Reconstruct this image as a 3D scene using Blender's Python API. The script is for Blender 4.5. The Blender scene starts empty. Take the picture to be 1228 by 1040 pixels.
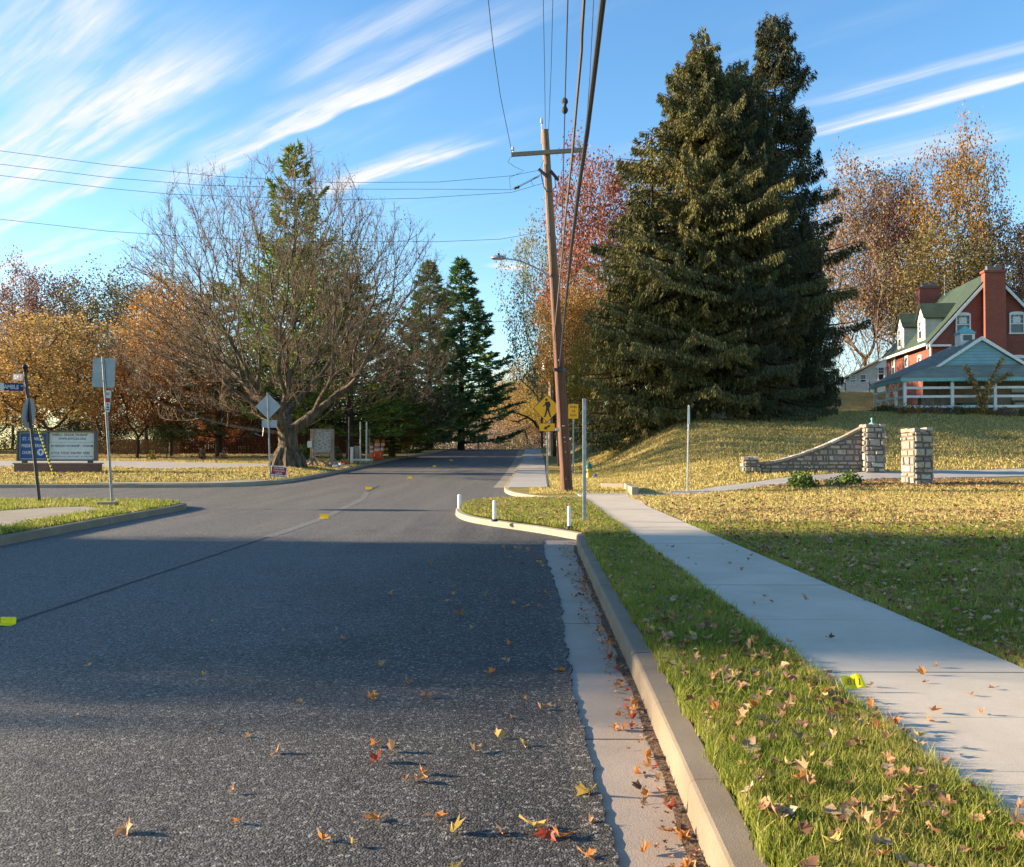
import bpy, bmesh, math, random
import numpy as np
from mathutils import Vector, Matrix
from mathutils.geometry import delaunay_2d_cdt
random.seed(7)
C = bpy.context.scene.collection
D2R = math.radians
# ------------------------------------------------------------------ camera
CAMZ = 1.55
FPX = 1080.0
YAW = math.atan(14 / FPX); PIT = math.atan(23 / FPX)
cam_d = bpy.data.cameras.new('camera'); cam = bpy.data.objects.new('camera', cam_d); C.objects.link(cam)
cam.location = (0, 0, CAMZ); cam.rotation_euler = (math.pi / 2 + PIT, 0, YAW)
cam_d.sensor_width = 36; cam_d.lens = 36 * FPX / 1228; cam_d.clip_end = 5000; cam_d.clip_start = .05
bpy.context.scene.camera = cam
# ------------------------------------------------------------------ light
SUN_EL, SUN_AHEAD = 15.0, 5.0            # the sun stands low on the left, a touch ahead
SUN_E, SKY_S, EXPO = 5.0, 0.098, 1.74
sv = Vector((-math.cos(D2R(SUN_AHEAD)) * math.cos(D2R(SUN_EL)), math.sin(D2R(SUN_AHEAD)) * math.cos(D2R(SUN_EL)), math.sin(D2R(SUN_EL))))
sl = bpy.data.lights.new('sun', 'SUN'); sl.energy = SUN_E; sl.angle = D2R(0.5); sl.color = (1, .80, .56)
so = bpy.data.objects.new('sun', sl); C.objects.link(so); so.rotation_euler = sv.to_track_quat('Z', 'Y').to_euler()
sc = bpy.context.scene
sc.view_settings.view_transform = 'Standard'; sc.view_settings.look = 'None'; sc.view_settings.gamma = 1
sc.view_settings.exposure = EXPO
sc.cycles.max_bounces = 5; sc.cycles.transparent_max_bounces = 6
sc.cycles.diffuse_bounces = 3; sc.cycles.glossy_bounces = 2; sc.cycles.transmission_bounces = 2


class NT:
    """tiny expression builder for math nodes"""
    def __init__(s, tree): s.t = tree
    def n(s, kind, **kw):
        nd = s.t.nodes.new(kind)
        for k, v in kw.items(): setattr(nd, k, v)
        return nd
    def m(s, op, a, b=None, c=None, clamp=False):
        nd = s.t.nodes.new('ShaderNodeMath'); nd.operation = op; nd.use_clamp = clamp
        for i, v in enumerate((a, b, c)):
            if v is None: continue
            if isinstance(v, (int, float)): nd.inputs[i].default_value = v
            else: s.t.links.new(v, nd.inputs[i])
        return nd.outputs[0]
    def link(s, a, b): s.t.links.new(a, b)
    def ramp01(s, v, lo, hi):
        nd = s.t.nodes.new('ShaderNodeMapRange'); nd.interpolation_type = 'SMOOTHSTEP'
        s.t.links.new(v, nd.inputs[0]); nd.inputs[1].default_value = lo; nd.inputs[2].default_value = hi
        nd.inputs[3].default_value = 0; nd.inputs[4].default_value = 1
        return nd.outputs[0]
    def mix(s, f, a, b, mode='MIX'):
        nd = s.t.nodes.new('ShaderNodeMix'); nd.data_type = 'RGBA'; nd.blend_type = mode
        for sock, v in ((nd.inputs[0], f), (nd.inputs[6], a), (nd.inputs[7], b)):
            if isinstance(v, (int, float)): sock.default_value = v
            elif isinstance(v, tuple): sock.default_value = (*v[:3], 1)
            else: s.t.links.new(v, sock)
        return nd.outputs[2]
    def noise(s, vec, scale, detail=3, rough=.55, dist=0.0):
        nd = s.t.nodes.new('ShaderNodeTexNoise'); nd.inputs['Scale'].default_value = scale
        nd.inputs['Detail'].default_value = detail; nd.inputs['Roughness'].default_value = rough
        nd.inputs['Distortion'].default_value = dist
        if vec is not None: s.t.links.new(vec, nd.inputs['Vector'])
        return nd.outputs['Fac']


world = bpy.data.worlds.new('World'); sc.world = world; world.use_nodes = True
wt = world.node_tree; wt.nodes.clear(); W = NT(wt)
sky = W.n('ShaderNodeTexSky', sky_type='NISHITA'); sky.sun_disc = False
sky.sun_elevation = D2R(SUN_EL); sky.sun_rotation = math.atan2(sv.x, sv.y)
sky.air_density = 1.0; sky.dust_density = 0.3; sky.ozone_density = 2.0
tc = W.n('ShaderNodeTexCoord'); sx = W.n('ShaderNodeSeparateXYZ'); W.link(tc.outputs['Generated'], sx.inputs[0])
dz = W.m('MAXIMUM', sx.outputs[2], 0.02)
qx = W.m('DIVIDE', sx.outputs[0], dz); qy = W.m('DIVIDE', sx.outputs[1], dz)
U = W.m('ADD', W.m('MULTIPLY', qx, -.72), W.m('MULTIPLY', qy, .694))
V = W.m('ADD', W.m('MULTIPLY', qx, .694), W.m('MULTIPLY', qy, .72))
def uvvec(su, sv_, off=0.0):
    c = W.n('ShaderNodeCombineXYZ'); W.link(W.m('MULTIPLY', U, su), c.inputs[0]); W.link(W.m('MULTIPLY_ADD', V, sv_, off), c.inputs[1])
    return c.outputs[0]
warp = W.m('SUBTRACT', W.noise(uvvec(1.3, 1.6), 1.0, 3), .5)
Vw = W.m('MULTIPLY_ADD', warp, .22, V)
n1 = W.noise(uvvec(1.1, 11, 3.1), 1.0, 6, .6, .3); n2 = W.noise(uvvec(3.0, 34, 9.7), 1.0, 5, .6, .5); n3 = W.noise(uvvec(1.2, 2.6, 5.0), 1.0, 3)
fib = W.m('ADD', W.m('MULTIPLY', W.ramp01(n1, .32, .66), .80), W.m('MULTIPLY', W.ramp01(n2, .35, .7), .40))
# (u0, u1, v centre, reach to smaller v, reach to larger v, strength)
bands = [(1.15, 3.7, 1.50, .20, .035, 1.05), (1.75, 4.4, 1.08, .36, .12, 1.25), (2.2, 5.2, 1.26, .12, .05, .75),
         (3.7, 7.5, 1.53, .07, .06, 1.1), (3.6, 7.5, 1.66, .08, .05, .8), (2.0, 3.1, 1.97, .16, .07, 1.5), (3.27, 3.52, 3.45, .22, .14, 1.3),
         (.3, 1.5, 2.67, .10, .05, 1.25), (.3, 1.4, 2.44, .08, .05, .5), (.75, 1.6, 3.08, .25, .12, .7), (1.2, 2.3, 1.28, .09, .07, .45),
         (1.7, 3.0, .74, .22, .12, .7)]
tot = None
for (u0, u1, vc, lo, hi, st) in bands:
    du = (u1 - u0) * .35
    wu = W.m('MULTIPLY', W.ramp01(U, u0, u0 + du), W.m('SUBTRACT', 1, W.ramp01(U, u1 - du, u1)))
    wv = W.m('MULTIPLY', W.ramp01(Vw, vc - lo, vc), W.m('SUBTRACT', 1, W.ramp01(Vw, vc, vc + hi)))
    b = W.m('MULTIPLY', W.m('MULTIPLY', wu, wv), st)
    tot = b if tot is None else W.m('ADD', tot, b)
mask = W.m('MULTIPLY', tot, W.m('ADD', fib, .22))
veil = W.m('MULTIPLY', W.m('MULTIPLY', W.ramp01(n3, .45, .8), fib), .22)
mask = W.m('MULTIPLY', W.m('ADD', mask, veil), 0.92, clamp=True)
bg1 = W.n('ShaderNodeBackground'); bg2 = W.n('ShaderNodeBackground'); ms = W.n('ShaderNodeMixShader'); ow = W.n('ShaderNodeOutputWorld')
hs = W.n('ShaderNodeHueSaturation'); hs.inputs['Saturation'].default_value = 1.22; W.link(sky.outputs[0], hs.inputs['Color'])
W.link(hs.outputs[0], bg1.inputs[0]); bg1.inputs[1].default_value = SKY_S
bg2.inputs[0].default_value = (.90, .93, 1.0, 1); bg2.inputs[1].default_value = .32
W.link(mask, ms.inputs[0]); W.link(bg1.outputs[0], ms.inputs[1]); W.link(bg2.outputs[0], ms.inputs[2]); W.link(ms.outputs[0], ow.inputs[0])

# ------------------------------------------------------------------ helpers
def tag(o, label=None, cat=None, group=None, kind=None):
    if label: o['label'] = label
    if cat: o['category'] = cat
    if group: o['group'] = group
    if kind: o['kind'] = kind
    return o
def thing(name, label, cat, loc=(0, 0, 0), group=None, rz=0.0):
    o = bpy.data.objects.new(name, None); C.objects.link(o); o.location = loc; o.rotation_euler = (0, 0, rz)
    o.empty_display_size = .2
    return tag(o, label, cat, group)
def mesh_np(name, v, q):
    v = np.asarray(v, dtype=np.float32); q = np.asarray(q, dtype=np.int32)
    me = bpy.data.meshes.new(name); me.vertices.add(len(v)); me.vertices.foreach_set('co', v.ravel())
    k = q.shape[1]; me.loops.add(q.size); me.loops.foreach_set('vertex_index', q.ravel())
    me.polygons.add(len(q)); me.polygons.foreach_set('loop_start', np.arange(0, q.size, k, dtype=np.int32))
    me.update(calc_edges=True); return me
def link(name, me, mat=None, parent=None, loc=None):
    o = bpy.data.objects.new(name, me); C.objects.link(o)
    if mat is not None and not me.materials: me.materials.append(mat)
    if parent is not None: o.parent = parent
    if loc is not None: o.location = loc
    return o
class MB:
    def __init__(s): s.v = []; s.f = []; s.sm = False
    def add(s, vs, fs):
        b = len(s.v); s.v += [tuple(p) for p in vs]; s.f += [tuple(b + i for i in f) for f in fs]; return s
    def box(s, c, d, m=None, bev=0.0):
        x, y, z = d[0] / 2, d[1] / 2, d[2] / 2
        vs = [Vector((i * x, j * y, k * z)) for k in (-1, 1) for j in (-1, 1) for i in (-1, 1)]
        if m is not None: vs = [m @ v for v in vs]
        vs = [v + Vector(c) for v in vs]
        return s.add(vs, [(0, 2, 3, 1), (4, 5, 7, 6), (0, 1, 5, 4), (2, 6, 7, 3), (0, 4, 6, 2), (1, 3, 7, 5)])
    def prism(s, poly, a, b):
        """poly: 2d pts in the plane spanned by a=(origin,ux,uy), extruded by vector b"""
        o, ux, uy = (Vector(t) for t in a); b = Vector(b)
        p = [o + ux * q[0] + uy * q[1] for q in poly]; n = len(p)
        return s.add(p + [q + b for q in p], [tuple(range(n))[::-1], tuple(range(n, 2 * n))] + [(i, (i + 1) % n, n + (i + 1) % n, n + i) for i in range(n)])
    def tube(s, pts, r, k=8, cap=True):
        pts = [Vector(p) for p in pts]; n = len(pts)
        rr = r if isinstance(r, (list, tuple)) else [r] * n
        prev = None; vs = []
        for i, p in enumerate(pts):
            d = (pts[min(i + 1, n - 1)] - pts[max(i - 1, 0)]).normalized()
            ref = prev if prev is not None else (Vector((0, 0, 1)) if abs(d.z) < .9 else Vector((1, 0, 0)))
            a = d.cross(ref).normalized() if prev is None else (ref - d * ref.dot(d)).normalized()
            b = d.cross(a); prev = a
            vs += [p + (a * math.cos(2 * math.pi * j / k) + b * math.sin(2 * math.pi * j / k)) * rr[i] for j in range(k)]
        fs = [(i * k + j, i * k + (j + 1) % k, (i + 1) * k + (j + 1) % k, (i + 1) * k + j) for i in range(n - 1) for j in range(k)]
        if cap: fs += [tuple(range(k))[::-1], tuple((n - 1) * k + j for j in range(k))]
        return s.add(vs, fs)
    def lathe(s, prof, c=(0, 0, 0), k=16):
        vs = []; n = len(prof)
        for (r, z) in prof: vs += [(c[0] + r * math.cos(2 * math.pi * j / k), c[1] + r * math.sin(2 * math.pi * j / k), c[2] + z) for j in range(k)]
        fs = [(i * k + j, i * k + (j + 1) % k, (i + 1) * k + (j + 1) % k, (i + 1) * k + j) for i in range(n - 1) for j in range(k)]
        fs += [tuple(range(k))[::-1], tuple((n - 1) * k + j for j in range(k))]
        return s.add(vs, fs)
    def build(s, name, mat, parent=None, smooth=False, bevel=0.0, loc=None, clean=False):
        me = bpy.data.meshes.new(name); me.from_pydata(s.v, [], s.f)
        if bevel or clean:
            bm = bmesh.new(); bm.from_mesh(me); bmesh.ops.recalc_face_normals(bm, faces=bm.faces)
            if bevel: bmesh.ops.bevel(bm, geom=list(bm.edges), offset=bevel, segments=2, affect='EDGES', profile=.6)
            bm.to_mesh(me); bm.free()
        if smooth:
            me.polygons.foreach_set('use_smooth', [True] * len(me.polygons))
            try: me.set_sharp_from_angle(angle=D2R(40))
            except Exception: pass
        me.update(); return link(name, me, mat, parent, loc)
def S(t):
    t = np.clip(t, 0, 1); return t * t * (3 - 2 * t)
# pixel -> world (photo pixels, 1228x1040), used only to read real positions off the photograph
fw = Vector((-math.sin(YAW) * math.cos(PIT), math.cos(YAW) * math.cos(PIT), math.sin(PIT)))
rt = Vector((math.cos(YAW), math.sin(YAW), 0)); up = rt.cross(fw)
def ray(px, py): return fw + rt * ((px - 614) / FPX) - up * ((py - 520) / FPX)
def P(px, py, Y):
    d = ray(px, py); return Vector((0, 0, CAMZ)) + d * (Y / d.y)
ky = [-60, 24, 30, 40, 50, 60, 75, 90, 98, 106, 120, 145, 200, 400]
kz = [0, 0, .0, .19, .45, .77, 1.26, 1.78, 1.93, 1.86, 1.2, -.5, -3, -4]
_ty = np.arange(-60, 400, .5); _tz = np.interp(_ty, ky, kz)
_k = np.exp(-np.linspace(-2, 2, 17) ** 2); _k /= _k.sum(); _tz = np.convolve(np.pad(_tz, 8, 'edge'), _k, 'valid')
def R(y): return np.interp(y, _ty, _tz)
LC = [(-60, 7.5), (-8.35, 7.5)]
def left_curb_x(y): return np.interp(y, [40, 43.5, 52, 60, 68, 80, 90, 100, 130], [-10.5, -10.35, -10.1, -9.9, -9.6, -8.5, -7.5, -7.2, -7.0])
def bump(x, y): return .02 * np.sin(x * 1.7 + y * .6) * np.sin(y * .9 - x * .4)
def right_z(x, y):
    x = np.asarray(x, float); y = np.asarray(y, float)
    base = .15 + R(np.minimum(y, 95))
    xf = S((x - 2.7) / 7.0)
    h = 2.95 * S((y - 33.5) / 20.5) * xf + .22 * S((y - 28) / 6) * S((x - 5) / 6) + 2.0 * S((y - 60) / 14) * S((x - 17) / 5)
    return base + h + bump(x, y) * S((x - 4) / 3) + .12 * np.sin(x * .35) * S((y - 40) / 6) * xf
def left_z(x, y):
    x = np.asarray(x, float); y = np.asarray(y, float)
    base = .15 + R(np.minimum(y, 92))
    lz = np.interp(y, [38, 42, 48, 60, 80, 130], [.3, .5, .78, 1.12, 1.5, 1.8])
    lz = np.maximum(lz, base * S((y - 60) / 30))
    t = S((left_curb_x(y) - .3 - x) / 2.5) * S((y - 36.5) / 3)
    return base + (lz - base) * t + bump(x, y) * t
def G(px, py, zf=None, off=0.0):
    zf = zf or right_z
    ys = np.arange(3, 220, .02); d = ray(px, py)
    x = d.x / d.y * ys; z = CAMZ + d.z / d.y * ys; g = zf(x, ys) + off
    i = np.argmax(z <= g) if np.any(z <= g) else len(ys) - 1
    return Vector((x[i], ys[i], g[i]))
def ppm(Y): return FPX / Y

# ------------------------------------------------------------------ materials
def new_mat(name):
    m = bpy.data.materials.new(name); m.use_nodes = True; t = m.node_tree
    b = t.nodes['Principled BSDF']; return m, NT(t), b
def objvec(n, scale=None, kind='Object'):
    t = n.n('ShaderNodeTexCoord')
    if scale is None: return t.outputs[kind]
    mp = n.n('ShaderNodeMapping'); mp.inputs['Scale'].default_value = scale; n.link(t.outputs[kind], mp.inputs[0]); return mp.outputs[0]
def bump_node(n, b, h, strength=.4, dist=.02):
    bn = n.n('ShaderNodeBump'); bn.inputs['Strength'].default_value = strength; bn.inputs['Distance'].default_value = dist
    n.link(h, bn.inputs['Height']); n.link(bn.outputs[0], b.inputs['Normal'])
def pmat(name, c1, c2=None, scale=6, rough=.7, metal=0.0, bmp=0.0, bscale=40, stretch=None, spec=.4, lo=.35, hi=.65):
    m, n, b = new_mat(name); v = objvec(n, stretch)
    b.inputs['Roughness'].default_value = rough; b.inputs['Metallic'].default_value = metal; b.inputs['Specular IOR Level'].default_value = spec
    if c2 is None: c2 = tuple(x * .82 for x in c1)
    f = n.ramp01(n.noise(v, scale, 5), lo, hi); n.link(n.mix(f, c1, c2), b.inputs['Base Color'])
    if bmp: bump_node(n, b, n.noise(v, bscale, 4), bmp, .02)
    return m
def island_mat(name, cols, rough=.6, trans=.25, nscale=.5, spec=.3, dark=.6):
    """leaves, needles, blades: a colour per leaf from the list plus broad clumps"""
    m, n, b = new_mat(name); g = n.n('ShaderNodeNewGeometry')
    r = n.n('ShaderNodeValToRGB'); r.color_ramp.interpolation = 'LINEAR'
    el = r.color_ramp.elements
    while len(el) < len(cols): el.new(.5)
    for i, c in enumerate(cols): el[i].position = i / max(1, len(cols) - 1); el[i].color = (*c, 1)
    nz = n.noise(g.outputs['Position'], nscale, 3)
    f = n.m('ADD', n.m('MULTIPLY', g.outputs['Random Per Island'], .62), n.m('MULTIPLY', n.ramp01(nz, .3, .7), .38))
    n.link(f, r.inputs[0])
    col = n.mix(n.m('MULTIPLY', n.m('FRACT', n.m('MULTIPLY', g.outputs['Random Per Island'], 17.3)), 1 - dark), r.outputs[0], (0, 0, 0), 'MIX')
    n.link(col, b.inputs['Base Color']); b.inputs['Roughness'].default_value = rough; b.inputs['Specular IOR Level'].default_value = spec
    if trans:
        tr = n.n('ShaderNodeBsdfTranslucent'); n.link(col, tr.inputs[0]); mx = n.n('ShaderNodeMixShader'); mx.inputs[0].default_value = trans
        out = m.node_tree.nodes['Material Output']; n.link(b.outputs[0], mx.inputs[1]); n.link(tr.outputs[0], mx.inputs[2]); n.link(mx.outputs[0], out.inputs[0])
    return m
M = {}
def make_asphalt():
    m, n, b = new_mat('asphalt'); g = n.n('ShaderNodeNewGeometry'); pos = g.outputs['Position']
    def cells(scale):
        vo = n.n('ShaderNodeTexVoronoi'); vo.inputs['Scale'].default_value = scale; n.link(pos, vo.inputs['Vector']); sp = n.n('ShaderNodeSeparateColor'); n.link(vo.outputs['Color'], sp.inputs[0]); return vo, sp
    va, sa_ = cells(105); vb, sb_ = cells(58)
    sxyz = n.n('ShaderNodeSeparateXYZ'); n.link(pos, sxyz.inputs[0])
    patch = n.ramp01(n.noise(pos, .55, 5, .6), .35, .7)
    stm = n.n('ShaderNodeMapping'); stm.inputs['Scale'].default_value = (1.6, .12, 1); n.link(pos, stm.inputs[0])
    streak = n.ramp01(n.noise(stm.outputs[0], 1.0, 4), .4, .66)
    paler = n.m('SUBTRACT', 1, n.ramp01(n.m('ADD', sxyz.outputs[0], n.m('MULTIPLY', patch, 1.6)), -3.0, .5))   # blacker on the right lane, paler to the left and up the road
    paler = n.m('MAXIMUM', paler, n.ramp01(sxyz.outputs[1], 15, 26))
    c = n.mix(paler, (.026, .0245, .0235), (.125, .117, .106))
    c = n.mix(n.m('MULTIPLY', patch, .30), c, (.12, .11, .098)); c = n.mix(n.m('MULTIPLY', n.m('MULTIPLY', streak, n.m('MULTIPLY_ADD', n.ramp01(sxyz.outputs[1], 13, 20), .8, .2)), .6), c, (.20, .182, .155))
    c = n.mix(n.m('MULTIPLY', n.m('POWER', sa_.outputs[0], 2.6), n.m('MULTIPLY_ADD', paler, .22, .27)), c, (.36, .34, .30)); c = n.mix(n.m('MULTIPLY', n.m('POWER', sa_.outputs[1], 2.0), .9), c, (.006, .006, .006))
    c = n.mix(n.m('MULTIPLY', n.m('POWER', sb_.outputs[0], 9.0), .5), c, (.42, .40, .36)); c = n.mix(n.m('MULTIPLY', n.m('POWER', sb_.outputs[2], 4.0), .6), c, (.010, .010, .010))
    stain = n.ramp01(n.noise(pos, 1.9, 5, .7, .8), .60, .72); c = n.mix(n.m('MULTIPLY', stain, .28), c, (.015, .014, .014))
    n.link(c, b.inputs['Base Color']); b.inputs['Roughness'].default_value = .75; b.inputs['Specular IOR Level'].default_value = .28
    h = n.m('ADD', n.m('SUBTRACT', 1, va.outputs['Distance']), n.m('MULTIPLY', n.noise(pos, 160, 3), .6))
    bump_node(n, b, h, .8, .006); return m
def make_concrete(name, c1, c2, joints=(), faint=(), rough=.85):
    m, n, b = new_mat(name); g = n.n('ShaderNodeNewGeometry'); pos = g.outputs['Position']
    f = n.ramp01(n.noise(pos, 1.3, 6, .65), .3, .7); f2 = n.ramp01(n.noise(pos, 90, 3, .7), .35, .75)
    c = n.mix(f, c1, c2); c = n.mix(n.m('MULTIPLY', f2, .22), c, tuple(x * .55 for x in c1))
    st = n.ramp01(n.noise(pos, 5.5, 5, .7, 1.2), .62, .74); c = n.mix(n.m('MULTIPLY', st, .28), c, tuple(x * .5 for x in c1))
    if joints or faint:
        s = n.n('ShaderNodeSeparateXYZ'); n.link(pos, s.inputs[0]); y = s.outputs[1]; tot = None
        for j, wd, k in [(j, .011, .85) for j in joints] + [(j, .006, .35) for j in faint]:
            d = n.m('MULTIPLY', n.m('LESS_THAN', n.m('ABSOLUTE', n.m('SUBTRACT', y, j)), wd), k); tot = d if tot is None else n.m('MAXIMUM', tot, d)
        c = n.mix(tot, c, (.03, .028, .025))
    n.link(c, b.inputs['Base Color']); b.inputs['Roughness'].default_value = rough; b.inputs['Specular IOR Level'].default_value = .3
    bump_node(n, b, n.m('ADD', n.noise(pos, 140, 4), n.m('MULTIPLY', n.noise(pos, 12, 3), .6)), .35, .006); return m
def make_lawn(name, dry0, dry1):
    m, n, b = new_mat(name); g = n.n('ShaderNodeNewGeometry'); pos = g.outputs['Position']
    s = n.n('ShaderNodeSeparateXYZ'); n.link(pos, s.inputs[0])
    far = n.ramp01(s.outputs[1], dry0, dry1)
    n1 = n.noise(pos, .45, 5, .6); n2 = n.noise(pos, 3.5, 5, .7); n3 = n.noise(pos, 38, 4, .75)
    f = n.m('ADD', n.m('MULTIPLY', far, .55), n.m('MULTIPLY', n.m('ADD', n.m('SUBTRACT', n1, .5), n.m('SUBTRACT', n2, .5)), 1.3), None, True)
    c = n.mix(f, (.10, .13, .025), (.60, .44, .17))
    c = n.mix(n.m('MULTIPLY', n.ramp01(n3, .5, .8), .6), c, (.40, .30, .15)); c = n.mix(n.m('MULTIPLY', n.ramp01(n3, .5, .22), .6), c, (.055, .06, .02))
    n.link(c, b.inputs['Base Color']); b.inputs['Roughness'].default_value = .95; b.inputs['Specular IOR Level'].default_value = .1
    bump_node(n, b, n.m('ADD', n.noise(pos, 45, 5, .8), n2), 1.0, .12); return m
def make_brick(name, c1, c2, mortar, scale=1.0):
    m, n, b = new_mat(name); tcn = n.n('ShaderNodeTexCoord'); s = n.n('ShaderNodeSeparateXYZ'); n.link(tcn.outputs['Object'], s.inputs[0])
    cb = n.n('ShaderNodeCombineXYZ'); n.link(n.m('ADD', s.outputs[0], s.outputs[1]), cb.inputs[0]); n.link(s.outputs[2], cb.inputs[1])
    br = n.n('ShaderNodeTexBrick'); n.link(cb.outputs[0], br.inputs['Vector']); br.inputs['Scale'].default_value = scale
    br.inputs['Brick Width'].default_value = .215; br.inputs['Row Height'].default_value = .072; br.inputs['Mortar Size'].default_value = .008
    br.inputs['Color1'].default_value = (*c1, 1); br.inputs['Color2'].default_value = (*c2, 1); br.inputs['Mortar'].default_value = (*mortar, 1)
    f = n.ramp01(n.noise(tcn.outputs['Object'], .8, 5), .35, .7); n.link(n.mix(n.m('MULTIPLY', f, .35), br.outputs[0], tuple(x * .6 for x in c1)), b.inputs['Base Color'])
    b.inputs['Roughness'].default_value = .85; return m
def make_siding(name, c1, step=.14):
    m, n, b = new_mat(name); tcn = n.n('ShaderNodeTexCoord'); s = n.n('ShaderNodeSeparateXYZ'); n.link(tcn.outputs['Object'], s.inputs[0])
    fr = n.m('FRACT', n.m('DIVIDE', s.outputs[2], step)); d = n.m('LESS_THAN', fr, .14)
    c = n.mix(n.ramp01(n.noise(tcn.outputs['Object'], 2.5, 4), .3, .7), c1, tuple(x * .85 for x in c1))
    n.link(n.mix(n.m('MULTIPLY', d, .7), c, tuple(x * .35 for x in c1)), b.inputs['Base Color']); b.inputs['Roughness'].default_value = .6
    bump_node(n, b, fr, .6, .02); return m
def make_shingle(name, c1, c2):
    m, n, b = new_mat(name); tcn = n.n('ShaderNodeTexCoord'); s = n.n('ShaderNodeSeparateXYZ'); n.link(tcn.outputs['Object'], s.inputs[0])
    cb = n.n('ShaderNodeCombineXYZ'); n.link(n.m('ADD', s.outputs[0], s.outputs[1]), cb.inputs[0]); n.link(s.outputs[2], cb.inputs[1])
    br = n.n('ShaderNodeTexBrick'); n.link(cb.outputs[0], br.inputs['Vector']); br.inputs['Brick Width'].default_value = .3; br.inputs['Row Height'].default_value = .13
    br.inputs['Scale'].default_value = 1; br.inputs['Mortar Size'].default_value = .006
    br.inputs['Color1'].default_value = (*c1, 1); br.inputs['Color2'].default_value = (*c2, 1); br.inputs['Mortar'].default_value = (*[x * .4 for x in c1], 1)
    f = n.ramp01(n.noise(tcn.outputs['Object'], 1.2, 5), .4, .7); n.link(n.mix(n.m('MULTIPLY', f, .4), br.outputs[0], tuple(x * 1.5 for x in c2)), b.inputs['Base Color'])
    b.inputs['Roughness'].default_value = .9; return m
def make_stone():
    m, n, b = new_mat('limestone'); g = n.n('ShaderNodeNewGeometry'); v = objvec(n)
    r = n.n('ShaderNodeValToRGB'); el = r.color_ramp.elements
    for _ in range(3): el.new(.5)
    for i, c in enumerate([(.34, .31, .27), (.20, .185, .165), (.44, .39, .31), (.29, .235, .16), (.50, .47, .42)]): el[i].position = i / 4; el[i].color = (*c, 1)
    n.link(g.outputs['Random Per Island'], r.inputs[0])
    f = n.ramp01(n.noise(v, 9, 5, .7), .45, .72); n.link(n.mix(n.m('MULTIPLY', f, .7), r.outputs[0], (.13, .12, .105)), b.inputs['Base Color'])
    b.inputs['Roughness'].default_value = .9; bump_node(n, b, n.noise(v, 22, 5, .7), .8, .03); return m
def make_bark(name, c1, c2, sc_=5):
    m, n, b = new_mat(name); v = objvec(n, (1, 1, .18)); f = n.noise(v, sc_, 6, .7)
    n.link(n.mix(n.ramp01(f, .35, .65), c1, c2), b.inputs['Base Color']); b.inputs['Roughness'].default_value = .9; b.inputs['Specular IOR Level'].default_value = .15
    bump_node(n, b, f, .9, .08); return m
def make_pole_wood():
    m, n, b = new_mat('creosoted pole wood'); v = objvec(n, (1, 1, .05)); f = n.noise(v, 14, 6, .75); f2 = n.noise(objvec(n), 1.1, 4)
    s = n.n('ShaderNodeSeparateXYZ'); n.link(objvec(n), s.inputs[0])
    c = n.mix(n.ramp01(f, .35, .65), (.155, .062, .028), (.065, .028, .015)); c = n.mix(n.ramp01(n.m('ADD', s.outputs[2], n.m('MULTIPLY', f2, 3)), 7, 12), c, (.20, .125, .075))
    n.link(n.mix(n.m('MULTIPLY', n.ramp01(f, .55, .66), .8), c, (.045, .024, .015)), b.inputs['Base Color']); b.inputs['Roughness'].default_value = .8
    bump_node(n, b, f, .7, .03); return m
def flat(name, c, rough=.5, metal=0, spec=.5): return pmat(name, c, tuple(x * .9 for x in c), 5, rough, metal, spec=spec)
M['asphalt'] = make_asphalt()
M['walk'] = make_concrete('sidewalk concrete', (.45, .385, .30), (.53, .46, .365), (5.72, 9.45, 13.75, 21.0), (3.95, 4.75, 7.5, 10.35, 12.0, 15.6, 17.4, 19.2))
M['walk_far'] = make_concrete('far sidewalk concrete', (.36, .33, .29), (.43, .39, .335), [34 + i * 3.0 for i in range(14)])
M['gutter'] = make_concrete('gutter concrete', (.30, .235, .18), (.37, .30, .235), (4.9, 8.2, 11.6))
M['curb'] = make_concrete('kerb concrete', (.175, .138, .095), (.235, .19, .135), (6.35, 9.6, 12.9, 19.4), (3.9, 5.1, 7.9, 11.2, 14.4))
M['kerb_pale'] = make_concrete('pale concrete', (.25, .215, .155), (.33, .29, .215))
M['drive'] = make_concrete('driveway concrete', (.32, .30, .27), (.40, .37, .33))
M['lawn'] = make_lawn('lawn turf', 19, 31); M['lawn_left'] = make_lawn('left lawn turf', 36, 50)
M['bark'] = make_bark('grey brown bark', (.165, .13, .09), (.05, .038, .027)); M['bark_dark'] = make_bark('dark bark', (.075, .055, .042), (.03, .023, .018))
M['twig'] = make_bark('pale twig bark', (.27, .20, .13), (.15, .11, .07)); M['pole'] = make_pole_wood()
M['brick'] = make_brick('red house brick', (.27, .058, .030), (.19, .04, .022), (.24, .13, .10)); M['brick_sign'] = make_brick('dull red brick', (.22, .085, .06), (.16, .06, .045), (.25, .2, .17))
M['stone'] = make_stone(); M['mortar'] = flat('grey mortar', (.15, .13, .105), .95)
M['shingle_green'] = make_shingle('green shingle', (.022, .045, .030), (.032, .056, .036)); M['shingle_gray'] = make_shingle('grey shingle', (.21, .195, .15), (.26, .24, .185))
M['siding'] = make_siding('pale siding', (.62, .62, .55)); M['siding_brown'] = make_siding('brown clapboard', (.40, .29, .21), .12); M['siding_teal'] = make_siding('teal siding', (.22, .42, .47), .18)
M['white'] = pmat('white paint', (.80, .79, .75), (.68, .67, .62), 8, .5); M['teal'] = flat('teal paint', (.20, .48, .45), .6)
M['glass'] = pmat('window glass', (.03, .04, .05), (.02, .025, .03), 3, .08, spec=.8)
M['galv'] = pmat('galvanised steel', (.42, .43, .42), (.30, .31, .31), 12, .5, .75); M['alu'] = pmat('sign back aluminium', (.40, .43, .45), (.34, .37, .39), 4, .45, .55)
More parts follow.
